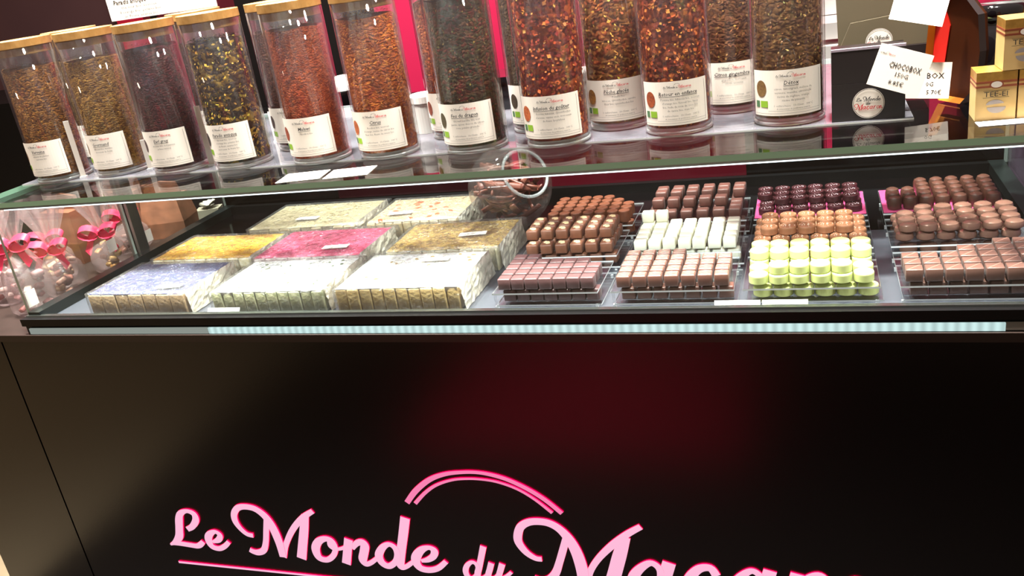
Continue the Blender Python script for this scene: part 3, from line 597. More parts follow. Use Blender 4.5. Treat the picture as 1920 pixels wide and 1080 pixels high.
# ---------------------------------------------------------------- nougat blocks on the deck
M_film = glass('cling_film', (0.985, 0.985, 0.985), rough=0.20, base=0.13, bump=1.0, bscale=85.0, top=0.8, haze=0.03, haze_c=(240, 238, 234))
def nougat(look, x0, x1, y0, y1, h, body, body2, topping, slices=9, rz=0.0, fruit=None, nuts=None, grp='film-wrapped nougat slabs', top2=None):
    cx, cy = (x0 + x1) / 2, (y0 + y1) / 2; W, D = x1 - x0, y1 - y0
    t = thing('nougat_slab', look, 'nougat', (cx, cy, ZD + 0.0005), rz, grp)
    mb_ = P('nougat_body', body, 0.6, c2=body2, scale=90, bump=0.5, bscale=220, sss=0.15)
    sw = W / slices
    for i in range(slices):
        rnd = random.Random(i * 7 + int(abs(cx) * 1000))
        me = rbox('slice', sw - 0.0012, D - rnd.uniform(0, .004), h - 0.003 + rnd.uniform(-.0006, .0006), 0.0022, mb_)
        link('slice', me, t, (-W / 2 + sw * (i + .5), rnd.uniform(-.0012, .0012), 0))
    if topping:
        mt = P('nougat_topping', topping, 0.35, c2=top2 or tuple(min(255, int(c * 1.25)) for c in topping), scale=110, bump=1.0, bscale=300, detail=9)
        mb = MB(); nx, ny = 30, 20
        for j in range(ny + 1):
            for i in range(nx + 1):
                e = min(i, nx - i, j, ny - j)
                z = h - 0.0018 + (0 if e == 0 else 0.002 + 0.0009 * noise.noise((i * .7 + cx * 50, j * .7, 3)))
                mb.v.append((-W / 2 + .001 + (W - .002) * i / nx + .0008 * noise.noise((i, j, 1.5)), -D / 2 + .002 + (D - .004) * j / ny, z))
        for j in range(ny):
            for i in range(nx):
                k = j * (nx + 1) + i; mb.face((k, k + 1, k + nx + 2, k + nx + 1))
        mb.build('topping', mt, t, smooth=True)
        gm = MB(); rnd = random.Random(int(abs(cx) * 9999))
        for q in range(520):
            a, b, sz = rnd.uniform(-W / 2 + .004, W / 2 - .004), rnd.uniform(-D / 2 + .004, D / 2 - .004), rnd.uniform(.0005, .0013)
            k = len(gm.v); z = h + .0002
            gm.v += [(a - sz, b - sz * .6, z), (a + sz, b - sz * .5, z), (a, b + sz, z), (a, b, z + sz * .9)]
            for f_ in ((0, 1, 3), (1, 2, 3), (2, 0, 3)): gm.face(tuple(k + i for i in f_), q % 2)
        lt = tuple(int(c + (255 - c) * .55) for c in (top2 or topping)); dk_ = tuple(int(c * .6) for c in topping)
        gm.build('sugar_grains', [P('light_grains', lt, .3), P('dark_grains', dk_, .4)], t)['kind'] = 'stuff'
    for lst, nm in ((fruit, 'fruit_piece'), (nuts, 'nut_piece')):
        if not lst: continue
        colr, cnt, sz = lst
        mf = P(nm, colr, 0.4, c2=tuple(int(c * .75) for c in colr), scale=200)
        rnd = random.Random(int(abs(cx) * 777) + cnt)
        for q in range(cnt):
            m = MB(); r = sz * rnd.uniform(.6, 1.15)
            m.lathe([(0, .0022), (r * .55, .0019), (r * .9, .0008), (r, -.001)], 9, ruffle=lambda a, i, s=rnd.uniform(0, 6): 1 + .22 * math.sin(2 * a + s))
            o = m.build(nm, mf, t, (rnd.uniform(-W / 2 + .015, W / 2 - .015), rnd.uniform(-D / 2 + .012, D / 2 - .012), h - 0.0004), True)
            o.rotation_euler = (0, 0, rnd.uniform(0, 6)); o.scale = (1, rnd.uniform(.5, .8), 1)
    # crumpled pale sheet on the right end, LED glare of bunched film painted in
    mb = MB(); ny, nz = 18, 8; rnd = random.Random(5)
    for j in range(nz + 1):
        for i in range(ny + 1):
            mb.v.append((W / 2 + .0022 + .0024 * noise.noise((i * .9, j * .9, cx * 40)) + (.006 * (1 - j / nz)), -D / 2 + .004 + (D - .006) * i / ny, .001 + (h + .0005) * j / nz))
    for j in range(nz):
        for i in range(ny):
            k = j * (ny + 1) + i; mb.face((k, k + 1, k + ny + 2, k + ny + 1))
    mb.build('film_glare_sheet', M_filmglare, t)
    # cling film hugging the slab
    mb = MB(); nx, ny, nz = 26, 18, 5
    ring = []
    prof = [(.0026, .0008)] + [(.0022, h * q / nz) for q in range(1, nz)] + [(.0018, h + .0012), (-.004, h + .0030)]
    per = [(-1 + 2 * i / nx, -1) for i in range(nx)] + [(1, -1 + 2 * i / ny) for i in range(ny)] + [(1 - 2 * i / nx, 1) for i in range(nx)] + [(-1, 1 - 2 * i / ny) for i in range(ny)]
    for q, (e, z) in enumerate(prof):
        for (a, b) in per:
            extra = .010 if a > .98 else 0
            jx = .0014 * noise.noise((a * 9 + cx * 30, b * 9, z * 120)); 
            mb.v.append((a * (W / 2 + e + abs(jx) + extra), b * (D / 2 + e + abs(jx)), z + (abs(jx) if q >= len(prof) - 2 else 0)))
    n_ = len(per)
    for q in range(len(prof) - 1):
        for i in range(n_):
            j = (i + 1) % n_; mb.face((q * n_ + i, q * n_ + j, (q + 1) * n_ + j, (q + 1) * n_ + i))
    # top sheet with creases
    k0 = len(mb.v); nx, ny = 60, 40
    for j in range(ny + 1):
        for i in range(nx + 1):
            a, b = -1 + 2 * i / nx, -1 + 2 * j / ny
            ed = min(1, 6 * min(1 - abs(a), 1 - abs(b)))
            cr = (1 - abs(noise.noise((a * 4.5 + b * 2 + cx * 30, b * 7 - a, 2)))) ** 7 * .0028 + abs(noise.noise((a * 14 + cx * 9, b * 12, 5))) * .0016
            mb.v.append((a * (W / 2 - .004) + (.010 if a > .98 else 0), b * (D / 2 - .004), h + .0028 + cr * (.35 + .65 * ed)))
    for j in range(ny):
        for i in range(nx):
            k = k0 + j * (nx + 1) + i; mb.face((k, k + 1, k + nx + 2, k + nx + 1))
    mb.build('cling_film', M_film, t, smooth=True)
    return t
M_filmglare = P('film_glare_sheet', (226, 216, 198), 0.45, c2=(206, 196, 176), scale=60, bump=1.0, bscale=120)
NG = [
 nougat('blue-grey topped nougat slab, front left corner of the case', -1.244, -1.032, 1.164, 1.316, .042, (176, 146, 110), (156, 128, 96), (44, 56, 100), 7, R(-1), top2=(80, 74, 110)),
 nougat('white nougat slab with green flecks, front row centre', -.980, -.762, 1.166, 1.314, .041, (180, 176, 140), (150, 152, 112), (236, 232, 218), 10, R(.5), nuts=((96, 110, 70), 26, .004)),
 nougat('white nougat slab with honey-coloured sides, front row right', -.737, -.522, 1.164, 1.320, .043, (196, 168, 112), (176, 146, 90), (236, 230, 214), 10, R(.5), nuts=((196, 160, 90), 16, .005)),
 nougat('yellow lemon nougat slab, second row left', -1.240, -1.012, 1.340, 1.478, .040, (230, 220, 190), (214, 196, 150), (206, 128, 34), 9, R(-1), top2=(232, 180, 30)),
 nougat('bright pink nougat slab, second row centre', -.995, -.772, 1.325, 1.478, .042, (230, 214, 206), (222, 190, 186), (186, 34, 78), 9, R(0), top2=(222, 90, 130)),
 nougat('golden poppy-seed nougat slab, second row right', -.722, -.512, 1.330, 1.482, .044, (208, 196, 160), (190, 176, 136), (116, 82, 40), 9, R(1), top2=(186, 152, 70)),
 nougat('plain cream nougat slab, back row left', -1.120, -.872, 1.500, 1.665, .042, (190, 170, 130), (176, 154, 116), (176, 158, 118), 10, R(1), top2=(196, 180, 140), nuts=((168, 150, 96), 16, .006)),
 nougat('cream nougat slab dotted with orange apricot, back row right', -.845, -.652, 1.505, 1.660, .043, (200, 180, 142), (186, 162, 120), (192, 164, 124), 10, R(1), top2=(206, 182, 144), fruit=((236, 96, 36), 15, .011)),
]
# small price tickets lying on the slabs
def ticket(x, y, z, w, d, rz, label, lines=()):
    t = thing('price_ticket', label, 'price ticket', (x, y, z), rz, 'white tickets on the nougat')
    MB().box(-w / 2, w / 2, -d / 2, d / 2, 0, .0006).build('card', M_white, t)
    mb = MB()
    for q, (s, v) in enumerate(lines): put_text(mb, s, 0, v, .006, lambda a, b: (a, b, .0008), fit=w * .8)
    if mb.f: mb.build('printed_text', M_grey, t)
    return t
for x, y, z, nm, rz in ((-1.075, 1.185, .9715, 'blue-grey', .1), (-.60, 1.275, .9725, 'front right white', .05), (-.835, 1.36, .9715, 'bright pink', .1), (-.575, 1.395, .9735, 'golden poppy-seed', .15), (-1.0, 1.545, .9715, 'plain cream', .05), (-.785, 1.545, .9725, 'orange-dotted cream', .1)):
    ticket(x, y, z, .05, .017, rz, f'small white price ticket lying on the {nm} nougat slab', [('Nougat', 0)])
def standing_card(x, y, z, w, h, tilt, label, name='price_card', rz=0.0):
    t = thing(name, label, 'price card', (x, y, z), rz)
    o = MB().box(-w / 2, w / 2, -.0005, .0005, 0, h).build('card', M_white, t); o.rotation_euler = (tilt, 0, 0)
    return t
standing_card(-.953, 1.1490, ZD + .0005, .064, .0175, -.6, 'thin white card against the front glass below the white nougat')
standing_card(-.1025, 1.1490, ZD + .0005, .062, .0175, -.6, 'white card at the front glass, left of two side by side')
standing_card(-.039, 1.1490, ZD + .0005, .060, .0175, -.6, 'white card at the front glass, right of two side by side')

# ---------------------------------------------------------------- chocolates on two-tier acrylic trays
M_acr = glass('clear_acrylic', (0.97, 0.975, 0.98), base=0.05)
M_acredge = P('acrylic_edge', (236, 238, 238), 0.2)
M_pinksheet = P('pink_acrylic', (222, 88, 140), 0.25)
ZLOW, ZUP = ZD + .0085, ZD + .0285
def tray(x0, x1, y0, y1, label, pink=False):
    t = thing('acrylic_tray', label, 'tray', ((x0 + x1) / 2, (y0 + y1) / 2, ZD + .0005), 0, 'two-tier clear acrylic chocolate trays')
    W, D = (x1 - x0) / 2, (y1 - y0) / 2
    m = [M_acr, M_acredge]
    MB().box(-W + .004, W + .004, -D, D, .0055, .008, 0, side=1).build('lower_plate', m, t)
    MB().box(-W, W, -D - .002, D, .0255, .028, 0, side=1).build('upper_plate', m, t)
    for sx in (-1, 1):
        for sy in (-1, 1):
            MB().box(sx * (W - .004) - .002, sx * (W - .004) + .002, sy * (D - .004) - .002, sy * (D - .004) + .002, 0.0, .0055).build('foot', M_acredge, t)
            MB().box(sx * (W - .003) - .0015, sx * (W - .003) + .0015, sy * (D - .004) - .0015, sy * (D - .004) + .0015, .008, .0255).build('spacer', M_acr, t)
    if pink: MB().box(-W + .001, W - .001, -D + .001, D - .001, .0282, .0287).build('pink_sheet', M_pinksheet, t)
    return t
COLX = {'A': (-.467, -.302), 'B': (-.283, -.107), 'C': (-.095, .083), 'D': (.107, .286)}
ROWY = [(1.168, 1.292), (1.318, 1.440), (1.468, 1.592)]
TN = ['front', 'middle', 'back']; CN = {'A': 'beside the nougat slabs', 'B': 'in the second tray column', 'C': 'in the third tray column', 'D': 'in the rightmost tray column'}
for c in 'ABCD':
    for r in range(3):
        tray(*COLX[c], *ROWY[r], f'clear two-tier acrylic tray, {TN[r]} row, {CN[c]}', pink=(c + str(r)) in ('C2', 'D2'))
ORD = ['first', 'second', 'third', 'fourth', 'fifth', 'sixth', 'seventh', 'eighth']
ROWN = ['front row', 'second row from front', 'third row from front', 'fourth row from front', 'fifth row from front']
def choc(name, me, desc, grp, x, y, z, col_i, row_i, layer, rz=0.0, part=None):
    o = link(name, me, None, (x, y, z + .0004), (0, 0, rz))
    tag(o, f'{desc}, {layer}, {ROWN[row_i]}, {ORD[col_i]} from left', 'chocolate', grp)
    if part:
        p = link(part[0], part[1], o)
        p['kind'] = 'stuff'
    return o
def fill(key, name, me, desc, nx, ny, w, d, h, layers, low=True, jit=.0006, part=None, stagger=False, yoff=0.0, lowcols=None):
    """layers: for each layer a function (col, row) -> present?, with an x shift"""
    c, r = key[0], int(key[1]); x0, x1 = COLX[c]; y0, y1 = ROWY[r]
    px = (x1 - x0 - .012) / nx; py = d + .0012
    rnd = random.Random(sum(map(ord, key)))
    grp = desc + 's'
    fy = y0 + .009 + yoff
    if low:
        for i in range(lowcols or nx):
            choc(name, me, desc, grp, x0 + .012 + px * (i + .5), fy + d / 2 + .003, ZLOW, i, 0, 'lower tier', rnd.uniform(-.03, .03))
    top = .0007 if key in ('C2', 'D2') else 0
    for li, (test, sx, sy) in enumerate(layers):
        for j in range(ny):
            for i in range(nx):
                if not test(i, j): continue
                ox = sx + (px * .5 if stagger and j % 2 else 0)
                choc(name, me, desc, grp, x0 + .006 + px * (i + .5) + ox + rnd.uniform(-jit, jit), fy + d / 2 + py * j + sy + rnd.uniform(-jit, jit) * .4,
                     ZUP + top + li * (h + .0005), i, j, ['upper tier bottom layer', 'upper tier second layer', 'upper tier third layer'][li] if len(layers) > 1 else 'upper tier', rnd.uniform(-.04, .04), part)
def grains(name, c, cnt, rad, z, sz, seed, mat=None):
    mb = MB(); rnd = random.Random(seed)
    for q in range(cnt):
        a = rnd.uniform(0, 6.28); r = rad * math.sqrt(rnd.random()); s = sz * rnd.uniform(.6, 1.2)
        x, y = r * math.cos(a), r * math.sin(a); k = len(mb.v)
        mb.v += [(x - s, y - s * .7, z), (x + s, y - s * .6, z), (x + s * .3, y + s, z), (x + rnd.uniform(-.3, .3) * s, y, z + s * 1.1)]
        for f_ in ((0, 1, 3), (1, 2, 3), (2, 0, 3)): mb.face(tuple(k + i for i in f_))
    return mb.mesh(name, mat or P(name, c, 0.5))
def lathe_choc(name, prof, mat, seg=24, sy=1.0):
    me = sharpen(MB().lathe(prof, seg).mesh(name, mat, True))
    if sy != 1.0:
        for v in me.vertices: v.co.y *= sy
    return me
K = dict
m_cocoa = P('cocoa_brown', (112, 60, 36), 0.55, c2=(100, 52, 32), scale=120, bump=.25, bscale=500)
m_caramel = P('caramel_brown', (132, 82, 60), 0.42, c2=(120, 74, 52), scale=90)
m_dusty = P('dusty_mauve_brown', (92, 60, 60), 0.42, c2=(84, 54, 54), scale=120)
m_dull = P('dull_brown', (104, 60, 50), 0.5, c2=(94, 54, 44), scale=90)
m_whitech = P('white_chocolate', (246, 242, 220), 0.4, sss=.2)
m_milk = P('milk_chocolate', (104, 64, 52), 0.42)
m_dark = P('dark_plum_chocolate', (66, 34, 36), 0.25, c2=(74, 40, 44), scale=120)
m_tan = P('tan_caramel', (166, 112, 80), 0.35, c2=(154, 102, 70), scale=90)
m_pist = P('pistachio_green', (216, 222, 142), 0.45, sss=.2)
m_dome = P('dark_dome_brown', (86, 56, 46), 0.32)
m_oval = P('pearly_brown', (134, 98, 84), 0.25, metal=.25)
m_sq = P('square_milk_brown', (98, 66, 56), 0.38)
cyl = lambda r, h, b: [(0, 0), (r - .001, 0), (r, .001), (r, h - b - .0008), (r, h - b), (r - b * .3, h - b * .3), (r - b, h), (r - b - .0008, h), (0, h)]
# column A
for _m in (m_dusty, m_milk, m_sq, m_dull, m_caramel): _m.node_tree.nodes['Principled BSDF'].inputs['Sheen Weight'].default_value = .05; _m.node_tree.nodes['Principled BSDF'].inputs['Specular IOR Level'].default_value = .7
fill('A0', 'chocolate_cube', rbox('chocolate_cube', .0200, .0188, .0178, .0016, m_dusty), 'dusty mauve chocolate cube', 7, 5, .0205, .0212, .0175, [(lambda i, j: j < 3 or (j == 3 and i < 6) or (j == 4 and i < 2), 0, 0)])
nuts = grains('chopped_nuts', (238, 206, 156), 20, .0062, .0170, .0019, 4)
fill('A1', 'chocolate_cube', rbox('chocolate_cube', .0200, .0225, .0172, .0025, m_caramel), 'nut-topped caramel chocolate cube', 6, 4, .02, .0245, .0172, [(lambda i, j: True, 0, 0), (lambda i, j: 1 <= j, -.003, -.004)], part=('chopped_nuts', nuts))
fill('A2', 'chocolate_cylinder', lathe_choc('chocolate_cylinder', cyl(.0103, .021, .0018), m_cocoa), 'cocoa brown cylinder chocolate', 7, 5, .0206, .0208, .021, [(lambda i, j: not (j == 4 and i > 4) and not (j == 3 and i > 5), 0, 0)], stagger=False)
# column B
stripe = MB()
for q in (-.0055, 0, .0055):
    stripe.tube([(-.0085, q - .001, .0174), (0, q + .001, .0178), (.0085, q - .0006, .0174)], .0007, 5)
stripe_me = stripe.mesh('icing_stripes', P('pale_icing', (196, 150, 132), .4))
fill('B0', 'chocolate_cube', rbox('chocolate_cube', .0202, .0188, .0178, .0018, m_milk), 'stripe-topped milk chocolate cube', 7, 5, .0208, .0216, .0175, [(lambda i, j: j < 4 or i < 4, 0, 0)], part=('icing_stripes', stripe_me))
fill('B1', 'chocolate_cube', rbox('chocolate_cube', .0198, .0182, .0172, .0022, m_whitech), 'white chocolate cube', 7, 5, .0205, .0212, .0172, [(lambda i, j: True, 0, 0), (lambda i, j: j == 4 and i < 2, 0, 0)])
fill('B2', 'chocolate_cube', rbox('chocolate_cube', .0200, .0205, .0165, .0024, m_dull), 'plain dull brown chocolate cube', 6, 5, .02, .0212, .0165, [(lambda i, j: True, 0, 0), (lambda i, j: (j == 1 and i < 5) or j > 2, .004, -.006)])
# column C
fleck = grains('sugar_flecks', (236, 222, 226), 14, .0100, .0104, .0009, 9)
fleck2 = grains('sugar_flecks', (248, 230, 208), 14, .0105, .0120, .0009, 10)
fill('C0', 'chocolate_disc', lathe_choc('chocolate_disc', cyl(.0133, .0132, .002), m_pist), 'pale green pistachio disc', 6, 4, .027, .0272, .0132, [(lambda i, j: True, 0, 0), (lambda i, j: (j == 0 and 1 <= i <= 4) or j >= 2, 0, .002)], jit=.0008)
fill('C1', 'chocolate_disc', lathe_choc('chocolate_disc', cyl(.0133, .0122, .0024), m_tan), 'speckled caramel chocolate disc', 6, 4, .027, .0270, .0122, [(lambda i, j: True, 0, 0), (lambda i, j: j > 0 and i < 5, .010, -.012)], part=('sugar_flecks', fleck2), jit=.0008)
fill('C2', 'chocolate_disc', lathe_choc('chocolate_disc', cyl(.0128, .0106, .0012), m_dark), 'sugar-flecked dark chocolate disc', 6, 4, .026, .0270, .0106, [(lambda i, j: True, 0, 0), (lambda i, j: (j == 1 and 0 < i) or j > 1, -.003, -.008)], part=('sugar_flecks', fleck), jit=.0008)
# column D
line = MB().tube([(-.008, -.0078, .0176), (.008, .0078, .0176)], .0005, 5).mesh('diagonal_line', P('line_icing', (170, 122, 106), .4))
fill('D0', 'chocolate_square', rbox('chocolate_square', .0212, .0192, .0175, .0012, m_sq), 'square milk chocolate with diagonal line', 7, 5, .0215, .0220, .0172, [(lambda i, j: j < 3 or (j == 3 and i > 2) or (j == 4 and i > 4), 0, 0)], part=('diagonal_line', line))
fill('D1', 'chocolate_oval', lathe_choc('chocolate_oval', [(0, 0), (.0085, 0), (.0124, .003), (.0130, .0068), (.0115, .0112), (.0075, .0134), (0, .014)], m_oval, sy=.92), 'shiny oval chocolate', 6, 4, .026, .0262, .014, [(lambda i, j: True, 0, 0), (lambda i, j: not (j == 3 and i == 0), .004, -.004)], jit=.0008)
fill('D2', 'chocolate_dome', lathe_choc('chocolate_dome', [(0, 0), (.0098, 0), (.0107, .002), (.0108, .013), (.0092, .0185), (.005, .0208), (0, .0212)], m_dome), 'dark domed chocolate', 7, 5, .0216, .0222, .0212, [(lambda i, j: j < 3 or i > 1, 0, 0)])

# ---------------------------------------------------------------- glass bowl of chocolate-coated strips
BC = Vector((-.553, 1.567, 1.0075)); BR = .0815
bw = thing('glass_bowl', 'round glass bowl with slanted mouth among nougat and chocolates', 'bowl', (BC.x, BC.y, ZD + .0005))
ax = Vector((.0457, -.0356, .0333)).normalized()
th0 = math.asin(.046 / BR)
prof = [(BR * math.sin(th0 + (math.pi - th0) * i / 26), BR * math.cos(th0 + (math.pi - th0) * i / 26)) for i in range(27)]
prof2 = [(r * .965, z * .965) for r, z in prof[::-1]]
q = ax.to_track_quat('Z', 'Y')
o = MB().lathe(prof + [], 48).build('bowl_wall', glass('bowl_glass', (.95, .955, .95), base=.09, haze=.07, haze_c=(200, 180, 175)), bw, (0, 0, BC.z - ZD - .0005), True)
o.rotation_mode = 'QUATERNION'; o.rotation_quaternion = q
zr = BR * math.cos(th0); rr = BR * math.sin(th0)
rim = MB().lathe([(rr + .003 * math.cos(a), zr + .003 * math.sin(a)) for a in [2 * math.pi * i / 8 for i in range(9)]], 48).build('rim', glass('rim_glass', (.9, .92, .92), base=.14, haze=.22), bw, (0, 0, BC.z - ZD - .0005), True)
rim.rotation_mode = 'QUATERNION'; rim.rotation_quaternion = q
MB().lathe([(0, 0), (.028, 0), (.030, .002), (.024, .005), (0, .005)], 28).build('bowl_foot', glass('foot_glass', (.92, .94, .94), base=.10, haze=.1), bw, (0, 0, 0), True)
m_strip = [P('strip_chocolate', c, .45) for c in ((120, 66, 52), (104, 54, 44), (136, 80, 64))]
rnd = random.Random(3)
strips = []
for q_ in range(5):
    mb = MB(); L = .030 + .004 * q_; cv = rnd.uniform(.004, .010)
    mb.tube([(-L + 2 * L * i / 6, 0, cv * (1 - ((i - 3) / 3) ** 2)) for i in range(7)], [.0060, .0066, .0068, .0068, .0067, .0065, .0058], 6, flat=.38)
    strips.append(mb.mesh('chocolate_strip', m_strip[q_ % 3], True))
cnt = 0; boxes = []
for attempt in range(9000):
    if cnt >= 84: break
    p = Vector((rnd.uniform(-1, 1), rnd.uniform(-1, 1), rnd.uniform(-1, .50))) * BR
    me = strips[attempt % 5]; rot = Matrix.Rotation(rnd.uniform(0, 6.3), 4, 'Z') @ Matrix.Rotation(rnd.uniform(-.5, .5), 4, 'Y') @ Matrix.Rotation(rnd.uniform(0, 6.3), 4, 'X')
    pts = [p + (rot @ v.co) for v in me.vertices]
    if any(q.length > BR * .955 or q.z < -BR + .006 for q in pts): continue
    lo = [min(q[i] for q in pts) for i in range(3)]; hi = [max(q[i] for q in pts) for i in range(3)]
    if any(all(min(hi[i], h2[i]) > max(lo[i], l2[i]) for i in range(3)) and math.prod(min(hi[i], h2[i]) - max(lo[i], l2[i]) for i in range(3)) > 4.0e-5 for l2, h2 in boxes): continue
    boxes.append((lo, hi))
    o = link('chocolate_strip', me); o.matrix_world = Matrix.Translation(BC + p) @ rot
    tag(o, 'chocolate-coated strip heaped with others inside the round glass bowl', 'chocolate', 'chocolate strips in the glass bowl'); cnt += 1

# ---------------------------------------------------------------- black boxes, cards and gold box at the right
M_boxblk = P('black_carton', (26, 18, 18), .4)
M_boxolive = P('bronze_grey_carton', (112, 102, 82), .38, metal=.35)
M_gold = P('gold_foil', (206, 130, 50), .28, metal=.75)
M_boxgrey = P('pale_box_rim', (150, 138, 150), .4)
fl = lambda y: (lambda a, b: (a, y, b))
bx = thing('chocolate_box', 'small black carton with a round white script sticker', 'box', (.0725, 1.290, ZS + .0003), R(-1))
MB().box(-.0455, .0455, -.026, .026, 0, .050).build('carton', M_boxblk, bx)
MB().box(-.0455, .0455, -.0255, .0255, .0504, .093).build('carton_lid', M_boxblk, bx)
MB().box(-.0455, .0455, -.0257, -.020, .0932, .0962).build('lid_rim', M_boxgrey, bx)
def round_sticker(parent, x, y, z, r, scale_logo=1.5):
    st = MB(); k = len(st.v); st.v.append((0, 0, 0)); N = 28
    for i in range(N): a = 2 * math.pi * i / N; st.v.append((r * math.cos(a), 0, r * math.sin(a)))
    for i in range(N): st.face((0, 1 + i, 1 + (i + 1) % N))
    s = st.build('sticker', M_white, parent, (x, y, z))
    lg = MB(); logo_stack(lg, r, fl(-.0003)); 
    # ring
    for i in range(N):
        a, b = 2 * math.pi * i / N, 2 * math.pi * (i + 1) / N
        lg.quad((r * .93 * math.cos(a), -.0003, r * .93 * math.sin(a)), (r * .93 * math.cos(b), -.0003, r * .93 * math.sin(b)), (r * .97 * math.cos(b), -.0003, r * .97 * math.sin(b)), (r * .97 * math.cos(a), -.0003, r * .97 * math.sin(a)), 2)
    lg.build('printed_logo', [M_ink, M_red, M_grey], s)
round_sticker(bx, .0005, -.0262, .0225, .0200)
bb2 = thing('carton_box', 'larger bronze-black folded carton standing behind the stickered box', 'box', (.106, 1.432, ZS + .0003))
MB().box(-.066, .056, -.035, .035, 0, .072).build('carton', M_boxblk, bb2)
MB().prism([(-.066, .0725), (.056, .0725), (.052, .100), (.030, .118), (-.050, .110)], -.030, -.026, 1).build('front_flap', M_boxolive, bb2)
MB().prism([(-.066, .073), (.056, .073), (.060, .200), (-.072, .215)], -.018, -.012, 1).build('lid_panel', M_boxolive, bb2)
round_sticker(bb2, -.012, -.0362, .082, .018)
ot = thing('gold_box', 'octagonal gold-lined box lid standing on its edge by the cartons', 'box', (.1820, 1.338, ZS + .0003), R(-58))
octp = [(-.02, 0), (.022, .0), (.050, .028), (.054, .072), (.048, .118), (.020, .142), (-.020, .146), (-.044, .10), (-.050, .05)]
MB().prism(octp, .006, .010, 1).build('back_plate', P('dark_gold_foil', (92, 46, 20), .3, metal=.7), ot)
MB().prism([(-.044, .050), (-.022, .040), (-.012, .100), (-.026, .132), (-.040, .10)], .0045, .0058, 1).build('red_reflection', P('red_reflection', (214, 36, 26), .4), ot)  # red reflection in the gold card, painted as a facet
for i in range(len(octp)):
    a, b = octp[i], octp[(i + 1) % len(octp)]
    mb = MB(); k = 0
    ca, cb = (a[0] * .90, .072 + (a[1] - .072) * .93), (b[0] * .90, .072 + (b[1] - .072) * .93)
    mb.v += [(a[0], -.004, a[1]), (b[0], -.004, b[1]), (ca[0], .006, ca[1]), (cb[0], .006, cb[1]), (a[0], .010, a[1]), (b[0], .010, b[1])]
    mb.face((0, 1, 3, 2), 0); mb.face((0, 4, 5, 1), 1)
    mb.build('rim_side', [M_gold, M_boxblk], ot)
def tilted_card(label, x, y, z, w, h, tilt, texts, lean=0.0, mat=M_white, rz=0.0):
    t = thing('price_card', label, 'price card', (x, y, z), 0, None)
    rot = Matrix.Rotation(rz, 4, 'Z') @ Matrix.Rotation(lean, 4, 'X') @ Matrix.Rotation(tilt, 4, 'Y')
    c = MB().box(-w / 2, w / 2, -.0004, .0004, -h / 2, h / 2).build('card', mat, t); c.matrix_local = rot
    for s, u, v, size, m in texts:
        if s == 'LOGO':
            mb = MB(); logo(mb, u, v, size, fl(-.0006)); o = mb.build('printed_logo', [M_ink, M_red], t)
        elif s == 'BAR':
            mb = MB(); mb.quad((-w / 2 + .004, -.0006, v), (w / 2 - .004, -.0006, v), (w / 2 - .004, -.0006, v + size), (-w / 2 + .004, -.0006, v + size)); o = mb.build('printed_rule', m, t)
        else:
            mb = MB(); put_text(mb, s, u, v, size, fl(-.0006), fit=w * .60); o = mb.build('printed_text', m, t)
        o.matrix_local = rot
    return t
tilted_card('tilted white card reading CHOCOBOX 150G 8.85€ leaning on the black box', .110, 1.2585, 1.219, .0665, .054, R(20),
  [('LOGO', -.021, .0165, .019, None), (('CHOCOBOX', .012, 0.0), .005, .004, .0105, M_ink), ('150G', .004, -.0065, .0082, M_ink), ('8.85€', .001, -.0175, .0082, M_ink)], lean=R(-4))
tilted_card('white price card half hidden behind the CHOCOBOX card', .147, 1.302, 1.194, .058, .047, R(5),
  [(('BOX', 0.0, 0.0), .010, .006, .0105, M_ink), ('0G', .004, -.005, .008, M_ink), ('5.70€', .010, -.0155, .008, M_ink)], lean=R(-8))
tilted_card('glaring white card on top of the bronze carton', .138, 1.312, 1.292, .066, .050, R(16), [(('BOX', 0.0, 0.0), .012, .012, .0105, M_ink)], lean=R(-28))
